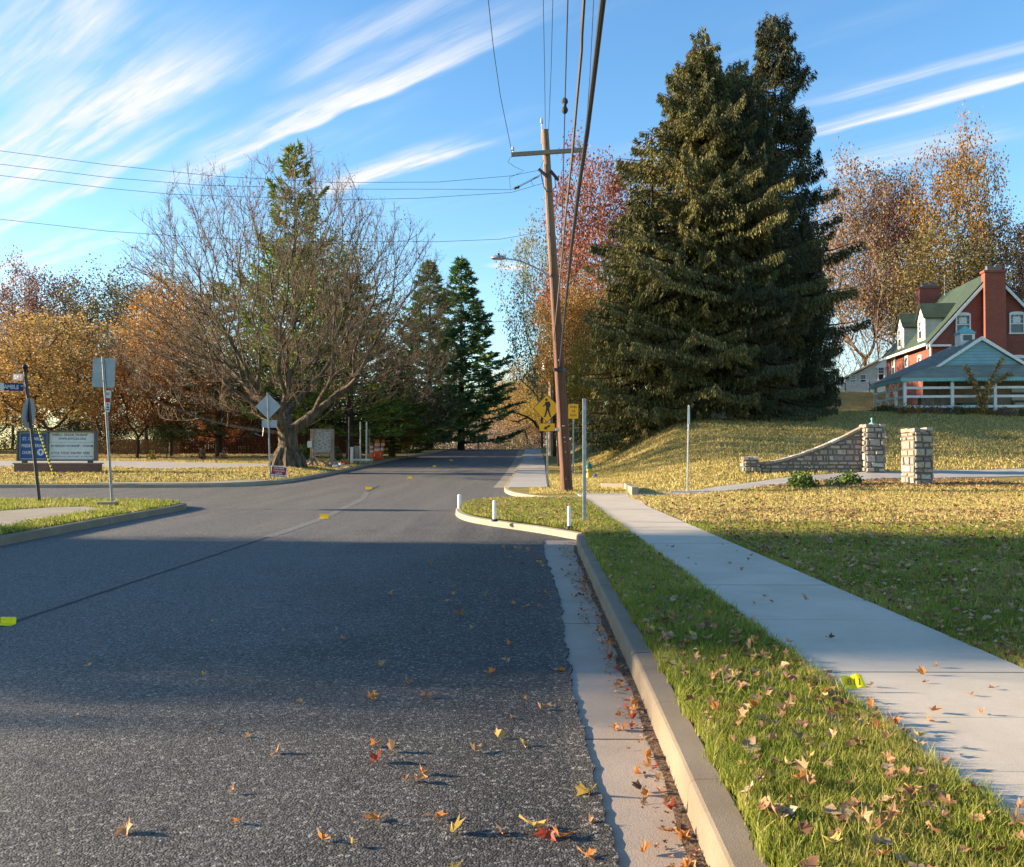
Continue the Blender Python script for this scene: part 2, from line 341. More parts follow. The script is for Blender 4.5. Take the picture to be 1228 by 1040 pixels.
M['black'] = flat('black paint', (.012, .012, .013), .4); M['rubber'] = flat('black rubber', (.02, .02, .022), .6)
M['yellow_sign'] = pmat('yellow sheeting', (.95, .46, .01), (.90, .40, .01), 6, .45); M['yellow'] = pmat('yellow plastic', (.85, .74, .01), (.75, .62, .01), 30, .5)
M['marker'] = pmat('yellow marker', (.90, .60, .02), (.8, .5, .03), 30, .6); M['blue_sign'] = flat('blue sign face', (.012, .085, .27), .4); M['blue_blade'] = flat('blue street blade', (.012, .022, .16), .4)
M['sign_white'] = pmat('sign white', (.70, .72, .68), (.62, .64, .60), 5, .4); M['maroon'] = flat('maroon print', (.30, .008, .03), .5)
M['bronze'] = flat('grey bronze frame', (.12, .115, .105), .5); M['wood_gray'] = make_bark('weathered wood', (.36, .30, .24), (.22, .18, .14), 8)
M['wood_red'] = make_bark('red brown fence boards', (.085, .032, .02), (.045, .018, .012), 7); M['wood_tan'] = make_bark('tan fence boards', (.17, .11, .06), (.10, .065, .038), 7)
M['orange'] = flat('orange plastic', (.85, .13, .02), .5); M['hydrant_y'] = flat('yellow hydrant paint', (.62, .42, .05), .5); M['hydrant_g'] = flat('green hydrant paint', (.02, .12, .08), .5)
M['map'] = pmat('faded notice', (.42, .40, .36), (.22, .20, .18), 9, .5, lo=.45, hi=.6); M['wire'] = flat('wire', (.035, .035, .04), .5); M['cable'] = flat('cable sheath', (.03, .03, .032), .6); M['cable_gray'] = flat('grey cable', (.15, .125, .115), .6)
M['porcelain'] = flat('porcelain', (.55, .55, .56), .25); M['red'] = flat('red', (.45, .02, .02), .6); M['blue'] = flat('blue plastic', (.03, .09, .4), .5); M['dirt'] = pmat('leaf litter dirt', (.15, .09, .05), (.07, .045, .03), 30, .95, bmp=.8)
M['arm'] = flat('weathered crossarm', (.24, .20, .15), .8)
M['grass_n'] = island_mat('near grass blades', [(.09, .135, .014), (.18, .235, .028), (.29, .32, .045), (.42, .38, .09), (.54, .43, .20)], .55, .4, 1.2, dark=.75)
M['grass_d'] = island_mat('drying grass blades', [(.33, .29, .075), (.46, .38, .11), (.57, .45, .16), (.64, .51, .22)], .6, .35, .8, dark=.75)
leafcols = {'tan': [(.40, .20, .10), (.52, .33, .17), (.36, .15, .08), (.58, .42, .25)], 'orange': [(.52, .16, .04), (.62, .27, .07), (.42, .10, .04)],
            'red': [(.36, .06, .035), (.48, .11, .05)], 'brown': [(.14, .07, .045), (.24, .12, .07)], 'yellow': [(.62, .42, .10), (.70, .50, .18)]}
LM = {k: island_mat('fallen leaf ' + k, v, .6, .3, 3, dark=.8) for k, v in leafcols.items()}
M['litter'] = island_mat('leaf litter', leafcols['tan'] + leafcols['brown'] + leafcols['tan'] + [(.45, .2, .08)], .7, .2, 2, dark=.7)
FM = {
    'spruce': island_mat('spruce needles', [(.035,.045,.018),(.095,.10,.032),(.19,.175,.05),(.34,.27,.085)] or [(0.0228, 0.0494, 0.0304), (0.057, 0.0874, 0.038), (0.114, 0.133, 0.0418), (0.19, 0.1862, 0.0608)], .7, .12, .25),
    'spruce_shaded': island_mat('shaded spruce needles', [(.026,.036,.020),(.055,.066,.030),(.115,.115,.042),(.20,.165,.06)] or [(0.015, 0.033, 0.027), (0.024, 0.051, 0.033), (0.045, 0.0675, 0.03), (0.0825, 0.0825, 0.0375)], .7, .1, .25),  # same needles toned down: shade on the group's right put into the colour
    'pine': island_mat('pine needles', [(0.0527, 0.1013, 0.0238), (0.1229, 0.2025, 0.0372), (0.2457, 0.3206, 0.052), (0.351, 0.405, 0.0743)], .6, .25, .3),
    'pine_dark': island_mat('dark pine needles', [(0.0551, 0.1253, 0.0648), (0.0918, 0.2036, 0.0907), (0.1836, 0.3132, 0.1037), (0.3121, 0.4072, 0.1166)], .6, .15, .3),
    'pine_far': island_mat('pale pine needles', [(0.075, 0.1125, 0.045), (0.15, 0.18, 0.075), (0.24, 0.24, 0.09)], .6, .2, .3),
    'orange': island_mat('orange foliage', [(0.36, 0.144, 0.03), (0.576, 0.264, 0.042), (0.66, 0.384, 0.06), (0.48, 0.192, 0.036)], .6, .4, .25),
    'gold': island_mat('golden foliage', [(.28,.16,.06),(.46,.28,.09),(.60,.42,.15),(.36,.21,.09)] or [(0.425, 0.25, 0.0375), (0.65, 0.4, 0.0625), (0.75, 0.525, 0.1125), (0.5625, 0.3125, 0.0625)], .6, .4, .25),
    'rust': island_mat('rust foliage', [(0.324, 0.0945, 0.0405), (0.513, 0.1755, 0.054), (0.594, 0.27, 0.0945)], .6, .35, .25),
    'red': island_mat('red maple foliage', [(.20,.055,.035),(.31,.095,.055),(.38,.17,.10),(.24,.08,.05)] or [(0.325, 0.0625, 0.0438), (0.5, 0.125, 0.075), (0.6, 0.225, 0.125), (0.4, 0.1, 0.0625)], .6, .35, .25),
    'purple': island_mat('dull purple foliage', [(0.15, 0.0675, 0.06), (0.255, 0.1275, 0.0975), (0.33, 0.195, 0.135)], .6, .25, .3),
    'olive': island_mat('olive foliage', [(0.075, 0.0825, 0.03), (0.165, 0.15, 0.0525), (0.27, 0.21, 0.075)], .6, .3, .3),
    'brown': island_mat('brown foliage', [(0.169, 0.1105, 0.065), (0.286, 0.182, 0.104), (0.364, 0.247, 0.143)], .6, .3, .3),
    'amber': island_mat('amber foliage', [(.22, .12, .035), (.36, .20, .05), (.34, .24, .07)], .6, .35, .2),
    'green': island_mat('green shrub foliage', [(0.0455, 0.091, 0.0165), (0.091, 0.156, 0.0275), (0.156, 0.221, 0.044)], .6, .25, 1.0),
    'hedge': island_mat('dark hedge foliage', [(0.0315, 0.0588, 0.0216), (0.0675, 0.105, 0.0324), (0.1125, 0.147, 0.045)], .6, .15, .6),
    'bushgray': island_mat('grey brown brush', [(0.208, 0.156, 0.13), (0.312, 0.234, 0.195), (0.39, 0.26, 0.208)], .8, .2, .3),
    'palegreen': island_mat('pale willow foliage', [(.16, .18, .08), (.26, .27, .13), (.32, .30, .17)], .6, .35, .3),
    'yellowgreen': island_mat('yellow green foliage', [(.20, .20, .03), (.36, .28, .04), (.46, .30, .05)], .6, .35, .3),
}

# ------------------------------------------------------------------ ground, roads, kerbs
def sheet(name, poly, zf, mat, step, off=0.0, label=None, kind='structure', parent=None, steps=None):
    """flat polygon triangulated with inner points and draped over zf"""
    pts = [(float(a), float(b)) for a, b in poly]
    bd = []
    for i in range(len(pts)):
        a, b = pts[i], pts[(i + 1) % len(pts)]; L = math.dist(a, b); st = step if not steps else steps(a[1]); k = max(1, int(L / st))
        bd += [(a[0] + (b[0] - a[0]) * j / k, a[1] + (b[1] - a[1]) * j / k) for j in range(k)]
    n = len(bd); bx = np.array(bd); xs0, xs1 = bx[:, 0].min(), bx[:, 0].max(); y = bx[:, 1].min(); inner = []; rng = np.random.default_rng(3)
    y1 = bx[:, 1].max()
    while y < y1:
        st = step if not steps else steps(y); y += st * .87
        xr = np.arange(xs0, xs1, st); xr = xr + rng.uniform(-.2, .2, len(xr)) * st; yr = y + rng.uniform(-.2, .2, len(xr)) * st
        ins = np.zeros(len(xr), bool); px_, py_ = bx[:, 0], bx[:, 1]; qx_, qy_ = np.roll(px_, -1), np.roll(py_, -1)
        for i in range(n):
            cnd = (py_[i] > yr) != (qy_[i] > yr)
            if cnd.any():
                xi = px_[i] + (yr - py_[i]) / ((qy_[i] - py_[i]) or 1e-9) * (qx_[i] - px_[i]); ins ^= cnd & (xr < xi)
        d = np.min(np.hypot(xr[:, None] - px_[None], yr[:, None] - py_[None]), axis=1) if len(xr) else xr
        ok = ins & (d > st * .35); inner += list(zip(xr[ok], yr[ok]))
    vs, _, fs, *_ = delaunay_2d_cdt([Vector(p) for p in bd + [(float(a), float(b)) for a, b in inner]], [(i, (i + 1) % n) for i in range(n)], [list(range(n))], 1, 1e-5)
    co = np.array([(v.x, v.y) for v in vs]); z = zf(co[:, 0], co[:, 1]) + off
    me = bpy.data.meshes.new(name); me.from_pydata([(a, b, c) for (a, b), c in zip(co, z)], [], [tuple(f) for f in fs]); me.polygons.foreach_set('use_smooth', [True] * len(me.polygons))
    bm = bmesh.new(); bm.from_mesh(me)
    for f in bm.faces:
        if f.normal.z < 0: f.normal_flip()
    bm.to_mesh(me); bm.free()
    o = link(name, me, mat, parent)
    if kind: o['kind'] = kind
    if label: o['label'] = label
    return o
Rz = lambda x, y: R(y) + 0 * x
# base ground to the horizon
def far_z(x, y):
    a = np.where(x > 3, right_z(np.minimum(x, 60), np.clip(y, -60, 95)), np.where(x < -9, left_z(x, np.clip(y, -60, 110)), R(y)))
    return np.where((x > -62) & (x < 90) & (y > -20) & (y < 125), R(np.minimum(y, 95)) - .35, a - .35 - .02 * np.clip(np.abs(y) - 130, 0, 300) * (np.abs(x) < 60))
gx = np.concatenate([-np.geomspace(1500, 70, 14), np.linspace(-62, 90, 60), np.geomspace(100, 1500, 14)])
gy = np.concatenate([[-800, -300, -100, -40], np.linspace(-20, 125, 50), np.geomspace(130, 2500, 24)])
XX, YY = np.meshgrid(gx, gy); gv = np.stack([XX.ravel(), YY.ravel(), far_z(XX.ravel(), YY.ravel())], 1)
nx, ny = len(gx), len(gy); ii = (np.arange(ny - 1)[:, None] * nx + np.arange(nx - 1)[None]).ravel()
o = link('ground', mesh_np('ground', gv, np.stack([ii, ii + 1, ii + nx + 1, ii + nx], 1)), M['lawn_left']); tag(o, kind='structure')
# asphalt
rs = [(-60, -15), (3.0, -15), (3.0, 135), (-12, 135), (-12, 60), (-60, 40)]
sheet('road', rs, Rz, M['asphalt'], 2.0, 0.0)
def ribbon(name, left, right, zf, mat, off=0.0, kind='structure', thick=0.0, label=None):
    """strip between two polylines with the same number of points"""
    mb = MB(); n = len(left)
    L = [(a, b, float(zf(a, b)) + off) for a, b in left]; Rr = [(a, b, float(zf(a, b)) + off) for a, b in right]
    mb.add(L + Rr, [(i, n + i, n + i + 1, i + 1) for i in range(n - 1)])
    if thick:
        dn = lambda s_: [(a, b, c - thick) for a, b, c in s_]
        mb.add(L + dn(L), [(i, i + 1, n + i + 1, n + i) for i in range(n - 1)]); mb.add(Rr + dn(Rr), [(i + 1, i, n + i, n + i + 1) for i in range(n - 1)])
        mb.add([L[0], Rr[0], dn(L)[0], dn(Rr)[0]], [(0, 2, 3, 1)]); mb.add([L[-1], Rr[-1], dn(L)[-1], dn(Rr)[-1]], [(0, 1, 3, 2)])
    o = mb.build(name, mat)
    if kind: o['kind'] = kind
    if label: o['label'] = label
    return o
def dense(line, st=.6):
    out = []
    for a, b in zip(line[:-1], line[1:]):
        k = max(1, int(math.dist(a, b) / st)); out += [(a[0] + (b[0] - a[0]) * i / k, a[1] + (b[1] - a[1]) * i / k) for i in range(k)]
    return out + [line[-1]]
def smooth_line(pts, it=2):
    p = [Vector((a, b)) for a, b in pts]
    for _ in range(it):
        q = [p[0]]
        for a, b in zip(p[:-1], p[1:]): q += [a * .75 + b * .25, a * .25 + b * .75]
        p = q + [p[-1]]
    return [(v.x, v.y) for v in p]
def offs(line, d):
    """offset to the left of travel by d"""
    out = []
    for i in range(len(line)):
        a = Vector(line[max(i - 1, 0)]); b = Vector(line[min(i + 1, len(line) - 1)]); t = (b - a).normalized(); n = Vector((-t.y, t.x)); out.append((line[i][0] + n.x * d, line[i][1] + n.y * d))
    return out
def kerb(name, line, side, mat, h=.15, w=.16, zf=R, flare=None):
    """sweep a kerb along its face line; side=+1: body lies to the left of travel"""
    prof = [(0, -.12), (0, .0), (.010, h - .022), (.020, h - .008), (.034, h - .001), (w - .012, h + .004), (w, h - .004), (w, -.12)]
    mb = MB(); rings = []
    ph = 0
    for j, (d, z) in enumerate(prof):
        l = offs(line, side * d); rings.append([(a, b, float(zf(c[1])) + (z if z <= 0 else z * (1 if flare is None else flare(c)))) for (a, b), c in zip(l, line)])
    n = len(line); k = len(prof); vs = [rings[j][i] for i in range(n) for j in range(k)]
    fs = [(i * k + j, (i + 1) * k + j, (i + 1) * k + j + 1, i * k + j + 1) for i in range(n - 1) for j in range(k - 1)]
    fs += [tuple(range(k)), tuple((n - 1) * k + j for j in range(k))][::1]
    if side < 0: fs = [f[::-1] for f in fs]
    mb.add(vs, fs); o = mb.build(name, mat, clean=True); o['kind'] = 'structure'; return o
near_face = dense([(.655, -4), (.66, 2), (.69, 3.6), (.745, 6), (.79, 10), (.84, 14), (.90, 15.6)], .5)
isl_face = dense(smooth_line([(.98, 16.0), (.62, 16.75), (.2, 17.6), (-.67, 19.0), (-1.35, 20.4), (-1.72, 22.3), (-1.80, 24.6), (-1.45, 26.5), (-.7, 27.35), (.4, 27.6), (1.8, 27.6)], 2), .35)
far_face = dense(smooth_line([(1.8, 28.9), (.85, 29.1), (.03, 30.4), (-.5, 32), (-.78, 34.2), (-.72, 38), (-.5, 48), (-.2, 65), (0, 90)], 2), .8) + [(.05, 100), (.1, 118)]
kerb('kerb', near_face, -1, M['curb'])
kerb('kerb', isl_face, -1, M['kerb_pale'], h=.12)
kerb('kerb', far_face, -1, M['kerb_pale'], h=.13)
lf_near = dense(smooth_line([(-8.25, 3), (-8.45, 10), (-8.68, 15), (-9.0, 20), (-9.1, 23.6), (-9.35, 25.2), (-10.4, 26.3), (-12.5, 26.75), (-20, 27.0), (-60, 27.2)], 2), .6)
lf_far = dense(smooth_line([(-60, 36.2), (-20, 36.3), (-14, 36.6), (-12.0, 37.1), (-10.9, 38.8), (-10.45, 42.5), (-10.1, 52), (-9.9, 60), (-9.6, 68), (-8.5, 80), (-7.5, 90), (-7.2, 100), (-7.0, 118)], 2), .8)
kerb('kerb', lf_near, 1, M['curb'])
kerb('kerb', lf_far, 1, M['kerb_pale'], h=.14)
# gutter pan on the right, tan concrete with a crumbling asphalt edge
gl = dense([(.33, -4), (.335, 6), (.33, 15.9)], .05)
rgn = np.random.default_rng(5)
jag = np.convolve(rgn.normal(0, 1, len(gl) + 8), np.ones(4) / 4, 'valid')[:len(gl)]
gl2 = [(a + .012 * float(j) + (.03 * math.sin(b * .8)), b) for (a, b), j in zip(gl, jag)]
near_x = lambda y: float(np.interp(y, [p[1] for p in near_face], [p[0] for p in near_face]))
ribbon('gutter', gl2, [(near_x(b) + .01, b) for a, b in gl], Rz, M['gutter'], .004)
mb = MB(); ea = [(a - .10, b, .001) for a, b in gl2]; eb = [(a + .010 * abs(float(j)) + .022 * rgn.random(), b, .016) for (a, b), j in zip(gl2, jag)]; ec = [(a, b, -.01) for a, b, c in eb]; n_ = len(ea)
mb.add(ea + eb + ec, [(i, n_ + i, n_ + i + 1, i + 1) for i in range(n_ - 1)] + [(n_ + i, 2 * n_ + i, 2 * n_ + i + 1, n_ + i + 1) for i in range(n_ - 1)]); o = mb.build('asphalt_edge', M['asphalt']); o['kind'] = 'structure'
fg = [p for p in far_face if p[1] > 36]
ribbon('gutter', offs(fg, .5), [(a + .01, b) for a, b in fg], Rz, M['kerb_pale'], .006)
# dirt that gathers against the kerb
dl = dense([(0, 3), (0, 15)], .15)
ribbon('gutter_dirt', [(near_x(b) - .045 - .012 * math.sin(b * 4.1) - .02 * rgn.random(), b) for a, b in dl], [(near_x(b) + .004, b) for a, b in dl], Rz, M['dirt'], .008)
# seams down the middle of the road
seam = dense([(-4.66, 5), (-4.66, 8.3), (-4.67, 12), (-4.68, 16.5)], .3)
M['seam'] = pmat('tar seam', (.011, .011, .012), (.03, .03, .03), 30, .8); M['tackline'] = pmat('pale worn strip', (.17, .165, .15), (.085, .082, .076), 12, .8, lo=.3, hi=.7)
ribbon('road_seam', [(a - .03 - .012 * math.sin(b * 9), b) for a, b in seam], [(a + .02 + .01 * math.sin(b * 7), b) for a, b in seam], Rz, M['seam'], .004)
s2 = dense([(-4.68, 16.5), (-4.72, 21), (-5.35, 30), (-5.9, 34)], .4); ribbon('road_seam', [(a - .12, b) for a, b in s2], [(a + .10, b) for a, b in s2], Rz, M['tackline'], .004)
s3 = dense([(-5.9, 34), (-6.1, 38)], .4); ribbon('road_seam', [(a - .05, b) for a, b in s3], [(a + .05, b) for a, b in s3], Rz, M['seam'], .004)
s4 = dense([(-6.0, 46), (-5.7, 60), (-5.3, 72), (-5.5, 92)], 1); ribbon('road_seam', [(a - .09, b) for a, b in s4], [(a + .09, b) for a, b in s4], Rz, M['tackline'], .004)
# lawns
fine = lambda y: .55 if y < 30 else (.9 if y < 60 else 2.5)
back = lambda line, w: offs(line, -w)
rl = [(.80, -4)] + [(a + .15, b) for a, b in near_face[1:-2]] + back(isl_face, .13)[2:] + [(1.8, 27.5), (1.8, 28.98)] + back(far_face, .13)[1:] + [(90, 118), (90, -4)]
sheet('lawn', rl, right_z, M['lawn'], .6, -.012, steps=fine)
ll = offs(lf_near, .13) + [(-60, 3)]
sheet('lawn', ll, left_z, M['lawn_left'], .8, -.012, steps=lambda y: .8)
lf2 = offs(lf_far, .13) + [(-60, 118)]
sheet('lawn', lf2, left_z, M['lawn_left'], 1, -.012, steps=lambda y: 1.0 if y < 60 else 2.5)
# pavements on top of the lawns
sw = dense([(1.83, -4), (1.83, 16), (1.86, 27.6), (1.8, 29.2)], 1); sw2 = [(3.2 if b < 24 else 3.2 + (b - 24) * .12, b) for a, b in sw]
ribbon('sidewalk', sw, sw2, right_z, M['walk'], .022, thick=.06)
fsw = [p for p in back(far_face, .15) if p[1] > 34.0]
ribbon('sidewalk', fsw, [(a + 1.52, b) for a, b in fsw], right_z, M['walk_far'], .016, thick=.05)
# ramp where the drive meets the road, and the drive across the lawn
sheet('drive_apron', [(-.55, 28.0), (.0, 27.75), (1.82, 27.7), (1.82, 28.85), (.9, 28.95), (.2, 29.6), (-.25, 29.5)], lambda x, y: R(y) + .155 * S((x + .55) / 2.3), M['kerb_pale'], .3, .006)
dl1 = dense(smooth_line([(1.8, 29.2), (3.3, 29.2), (5.0, 29.6), (8.0, 32.2), (12, 34.6), (15, 35.4), (20, 36), (34, 37.2)], 2), .7); dl2 = offs(dl1, -2.3)
dl1b, dl2b = dense(smooth_line([(1.8, 30.3), (3.4, 30.4), (5.5, 31.8), (8.2, 34.3), (12, 36.6), (15, 37.3), (20, 37.8), (34, 39)], 2), .7), None
nmin = min(len(dl1), len(dl1b)); ia = np.linspace(0, len(dl1) - 1, 70).astype(int); ib = np.linspace(0, len(dl1b) - 1, 70).astype(int)
ribbon('driveway', [dl1b[i] for i in ib], [dl1[i] for i in ia], right_z, M['drive'], .02, thick=.06)
# left corner path, ramp and car park
lp = [G(x, y, left_z) for x, y in ((0, 613), (60, 609), (100, 608), (128, 611), (62, 622), (0, 634), (-60, 646), (-60, 620))]
sheet('path', [(p.x, p.y) for p in lp], left_z, M['kerb_pale'], .5, .012)
rr0 = [p for p in offs(lf_far, .15)]; rr1 = offs(lf_far, 1.5); ri = [i for i, p in enumerate(lf_far) if -18 < p[0] < -10.75 and p[1] < 40]
ribbon('path', [rr0[i] for i in ri], [rr1[i] for i in ri], left_z, M['kerb_pale'], .012)
rp = [Vector((*rr0[i], 0)) for i in ri] + [Vector((*rr1[i], 0)) for i in reversed(ri)]
cp = [G(x, y, left_z) for x, y in ((-40, 553), (120, 553), (330, 556.5), (330, 560), (200, 563), (120, 560), (-40, 560))]
sheet('path', [(p.x, p.y) for p in cp], left_z, M['drive'], 1, .02)
# low concrete kerb blocks where the pavement turns
def ground_thing(px, py, zf=None): return G(px, py, zf)

# ------------------------------------------------------------------ lettering
def text_part(name, s_, w, h, mat, parent, loc, ext=.003, rz=0.0, rx=math.pi / 2):
    cu = bpy.data.curves.new(name, 'FONT'); cu.body = s_; cu.size = 1; cu.extrude = 0; cu.offset = .018; cu.align_x = 'LEFT'; cu.resolution_u = 2
    t = bpy.data.objects.new(name, cu); C.objects.link(t); bpy.context.view_layer.update()
    me = bpy.data.meshes.new_from_object(t); C.objects.unlink(t); bpy.data.objects.remove(t)
    co = np.zeros(len(me.vertices) * 3, np.float32); me.vertices.foreach_get('co', co); co = co.reshape(-1, 3)
    mn, mx = co.min(0), co.max(0); co[:, 0] = (co[:, 0] - (mn[0] + mx[0]) / 2) * w / (mx[0] - mn[0]); co[:, 1] = (co[:, 1] - (mn[1] + mx[1]) / 2) * h / max(mx[1] - mn[1], 1e-6); co[:, 2] = 0
    me.vertices.foreach_set('co', co.ravel()); me.materials.clear(); me.update()
    o = link(name, me, mat, parent); o.location = loc; o.rotation_euler = (rx, 0, rz); return o

# ------------------------------------------------------------------ posts and signs
def at(base, px, py):
    """point at the depth of base seen at the photo pixel, relative to base"""
    return P(px, py, base.y) - base
def u_post(base, top, w=.06, name='post'):
    """slotted steel U-channel post from the ground to top (relative)"""
    mb = MB(); t = Vector(top); x = Vector((w / 2, 0, 0))
    pr = [(-w / 2, .0), (-w / 2, .025), (-w / 4, .03), (-w / 4, .008), (w / 4, .008), (w / 4, .03), (w / 2, .025), (w / 2, 0)]
    o0 = Vector((0, 0, -.1)); n = len(pr); vs = [o0 + Vector((a, -b, 0)) for a, b in pr] + [t + Vector((a, -b, 0)) for a, b in pr]
    return mb.add(vs, [tuple(range(n)), tuple(range(2 * n - 1, n - 1, -1))] + [(i, n + i, n + (i + 1) % n, (i + 1) % n) for i in range(n)])
def plate(parent, name, mat, c, w, h, t=.004, rz=0.0, corner=.03, rot=0.0, tilt=0.0):
    """thin sign panel with rounded corners, facing -Y"""
    q = []
    for (sx_, sz_, a0) in ((1, 1, 0), (-1, 1, 90), (-1, -1, 180), (1, -1, 270)):
        for k in range(4):
            a = D2R(a0 + k * 30); q.append((sx_ * (w / 2 - corner) + corner * math.cos(a), sz_ * (h / 2 - corner) + corner * math.sin(a)))
    cs, sn = math.cos(rot), math.sin(rot); q = [(a * cs - b * sn, a * sn + b * cs) for a, b in q]
    mb = MB().prism(q, ((0, -t / 2, 0), (1, 0, 0), (0, 0, 1)), (0, t, 0)); o = mb.build(name, mat, parent, clean=True); o.location = c; o.rotation_euler = (0, tilt, rz); return o

# leaning street name post on the left corner
b = G(48, 603, left_z); st = thing('street_sign_post', 'leaning black post with two blue street name blades and a round finial', 'street sign', b)
top = at(b, 30, 446); mb = MB().tube([(0, 0, -.1), top], .045, 10); mb.build('pole', M['black'], st, True)
mb = MB().lathe([(.05, 0), (.06, .02), (.035, .05), (.06, .08), (.085, .13), (.06, .19), (.01, .22)], (0, 0, 0), 12); f = mb.build('finial', M['black'], st, True); f.location = top
p2 = at(b, 7, 464); p1 = at(b, 29, 464); w = (p1 - p2).length + .26
bl = plate(st, 'name_blade', M['blue_blade'], (p1.x - w / 2 - .02, -.0, p1.z), w, .22, .006, 0, .02, 0, D2R(2)); bl['label'] = 'lower blue blade reading GAMBLE'
text_part('lettering', 'GAMBLE', .52, .12, M['sign_white'], bl, (.0, -.006, 0)); text_part('lettering', 'ST', .09, .05, M['sign_white'], bl, (.36, -.006, .03))
mb = MB().box((-w / 2 + .13, -.005, 0), (.2, .003, .2)); mb.build('number_patch', M['sign_white'], bl)
p1 = at(b, 30, 452.5); bu = plate(st, 'name_blade', M['blue_blade'], (p1.x - .17, -.06, p1.z), .36, .18, .006, D2R(0), .02); bu.rotation_euler = (0, D2R(3), D2R(-18)); bu['label'] = 'upper blue blade turned away along the other street'
text_part('lettering', 'ELM', .16, .11, M['sign_white'], bu, (-.05, -.006, 0)); text_part('lettering', 'ST', .05, .05, M['sign_white'], bu, (.11, -.006, .02))
# back of an octagonal sign fixed to the same post, seen nearly edge on
q = [(.45 * math.cos(D2R(22.5 + 45 * k)), .45 * math.sin(D2R(22.5 + 45 * k))) for k in range(8)]
mb = MB().prism(q, ((0, 0, 0), (0, 1, 0), (0, 0, 1)), (.005, 0, 0)); pc = at(b, 34, 493); so_ = mb.build('stop_sign_back', M['alu'], st, clean=True); so_.location = pc + Vector((-.02, .05, -.06)); so_.rotation_euler = (0, D2R(4), D2R(6))
mb = MB().box((.012, 0, .0), (.03, .05, .5)); mb.build('bracket', M['black'], so_)

# rectangular sign seen from behind
b = G(135.5, 608, left_z); st = thing('traffic_sign', 'upright rectangular sign seen from behind on a leaning steel post at the left corner', 'road sign', b)
top = at(b, 123.5, 428); u_post(b, top, .065).build('post', M['galv'], st, clean=True)
c = at(b, 124, 447); plate(st, 'sign_panel', M['alu'], c + Vector((0, .02, 0)), .585, .76, .004, 0, .04, D2R(-1.5))
for dz_ in (-.22, .25): MB().lathe([(.016, 0), (.016, .014)], k=8).build('bolt', M['galv'], st).matrix_local = Matrix.Translation(c + Vector((-.0 + dz_ * -.06, -.035, dz_))) @ Matrix.Rotation(math.pi / 2, 4, 'X')
c = at(b, 129, 481.5); sp_ = plate(st, 'small_notice', M['sign_white'], c + Vector((.03, -.045, 0)), .13, .56, .004, D2R(0), .02, D2R(-4)); sp_['label'] = 'narrow white and red notice'
MB().box((0, -.004, .03), (.115, .003, .11)).build('red_band', M['red'], sp_); text_part('lettering', 'NO', .08, .08, M['black'], sp_, (0, -.005, .19)); text_part('lettering', 'A\nM', .06, .13, M['black'], sp_, (0, -.005, -.12)); MB().box((0, -.004, -.22), (.09, .003, .025)).build('bar', M['black'], sp_)
MB().box(at(b, 129, 604), (.45, .3, .1), bev=.0).build('concrete_pad', M['kerb_pale'], st, bevel=.02)

# diamond sign seen from behind with plaque
b = G(324.5, 575, left_z); st = thing('warning_sign', 'diamond sign seen from behind above a small plaque, beside the broad bare tree', 'road sign', b)
top = at(b, 321, 471); u_post(b, top, .07).build('post', M['galv'], st, clean=True)
c = at(b, 321.5, 487.5); k = b.y / FPX; plate(st, 'sign_panel', M['alu'], c + Vector((0, .02, 0)), 31 / 1.414 * k, 31 / 1.414 * k, .005, 0, .05, math.pi / 4)
c = at(b, 323, 508.5); plate(st, 'plaque', M['alu'], c + Vector((0, .02, 0)), 18.5 * k, 9 * k, .004, 0, .02)
w0, w1 = at(b, 316, 513), at(b, 306, 522); MB().tube([w0, (w0 + w1) / 2 + Vector((.15, 0, -.22)), w1 + Vector((.1, 0, .02)), w1 + Vector((-.0, 0, .1))], .012, 5).build('loose_wire', M['galv'], st, True)

# pedestrian crossing sign
b = G(656.5, 585, right_z); k = b.y / FPX
st = thing('crossing_sign', 'yellow diamond pedestrian crossing sign with an arrow plaque left of the utility pole', 'road sign', b)
top = at(b, 656.5, 476); u_post(b, top, .06).build('post', M['galv'], st, clean=True)
c = at(b, 656, 490); A = 34.5 / 1.414 * k
pn = plate(st, 'sign_panel', M['black'], c + Vector((0, -.045, 0)), A, A, .004, 0, .05, math.pi / 4)
plate(pn, 'sign_face', M['yellow_sign'], (0, -.004, 0), A * .94, A * .94, .003, 0, .045, math.pi / 4)
H = A * 1.414
fig = MB()
hc = [(math.cos(D2R(a)) * .045 * H - .02 * H, math.sin(D2R(a)) * .045 * H + .30 * H) for a in range(0, 360, 30)]
fig.prism(hc, ((0, -.010, 0), (1, 0, 0), (0, 0, 1)), (0, .003, 0))
def limb(pts, ws):
    pts = [Vector(p) * H for p in pts]; L_, R_ = [], []
    for i, p in enumerate(pts):
        t = (pts[min(i + 1, len(pts) - 1)] - pts[max(i - 1, 0)]).normalized(); n_ = Vector((-t.y, t.x)) * ws[i] * H; L_.append(p + n_); R_.append(p - n_)
    for i in range(len(pts) - 1): fig.prism([tuple(v) for v in (L_[i], L_[i + 1], R_[i + 1], R_[i])], ((0, -.010 - .0003 * limb.k, 0), (1, 0, 0), (0, 0, 1)), (0, .003, 0)); limb.k += 1
limb.k = 1
limb([(.005, .24), (.02, .12), (.02, -.03)], [.055, .065, .045])
limb([(.0, .0), (-.03, -.14), (-.08, -.29)], [.035, .028, .022]); limb([(-.085, -.285), (-.12, -.30)], [.018, .015])
limb([(.04, .0), (.07, -.14), (.12, -.29)], [.035, .028, .022]); limb([(.11, -.285), (.145, -.30)], [.018, .015])
limb([(-.03, .22), (-.07, .12), (-.15, .07)], [.024, .02, .016]); limb([(.06, .23), (.10, .13), (.09, .04)], [.026, .022, .016])
fig.build('walking_figure', M['black'], pn, clean=True)
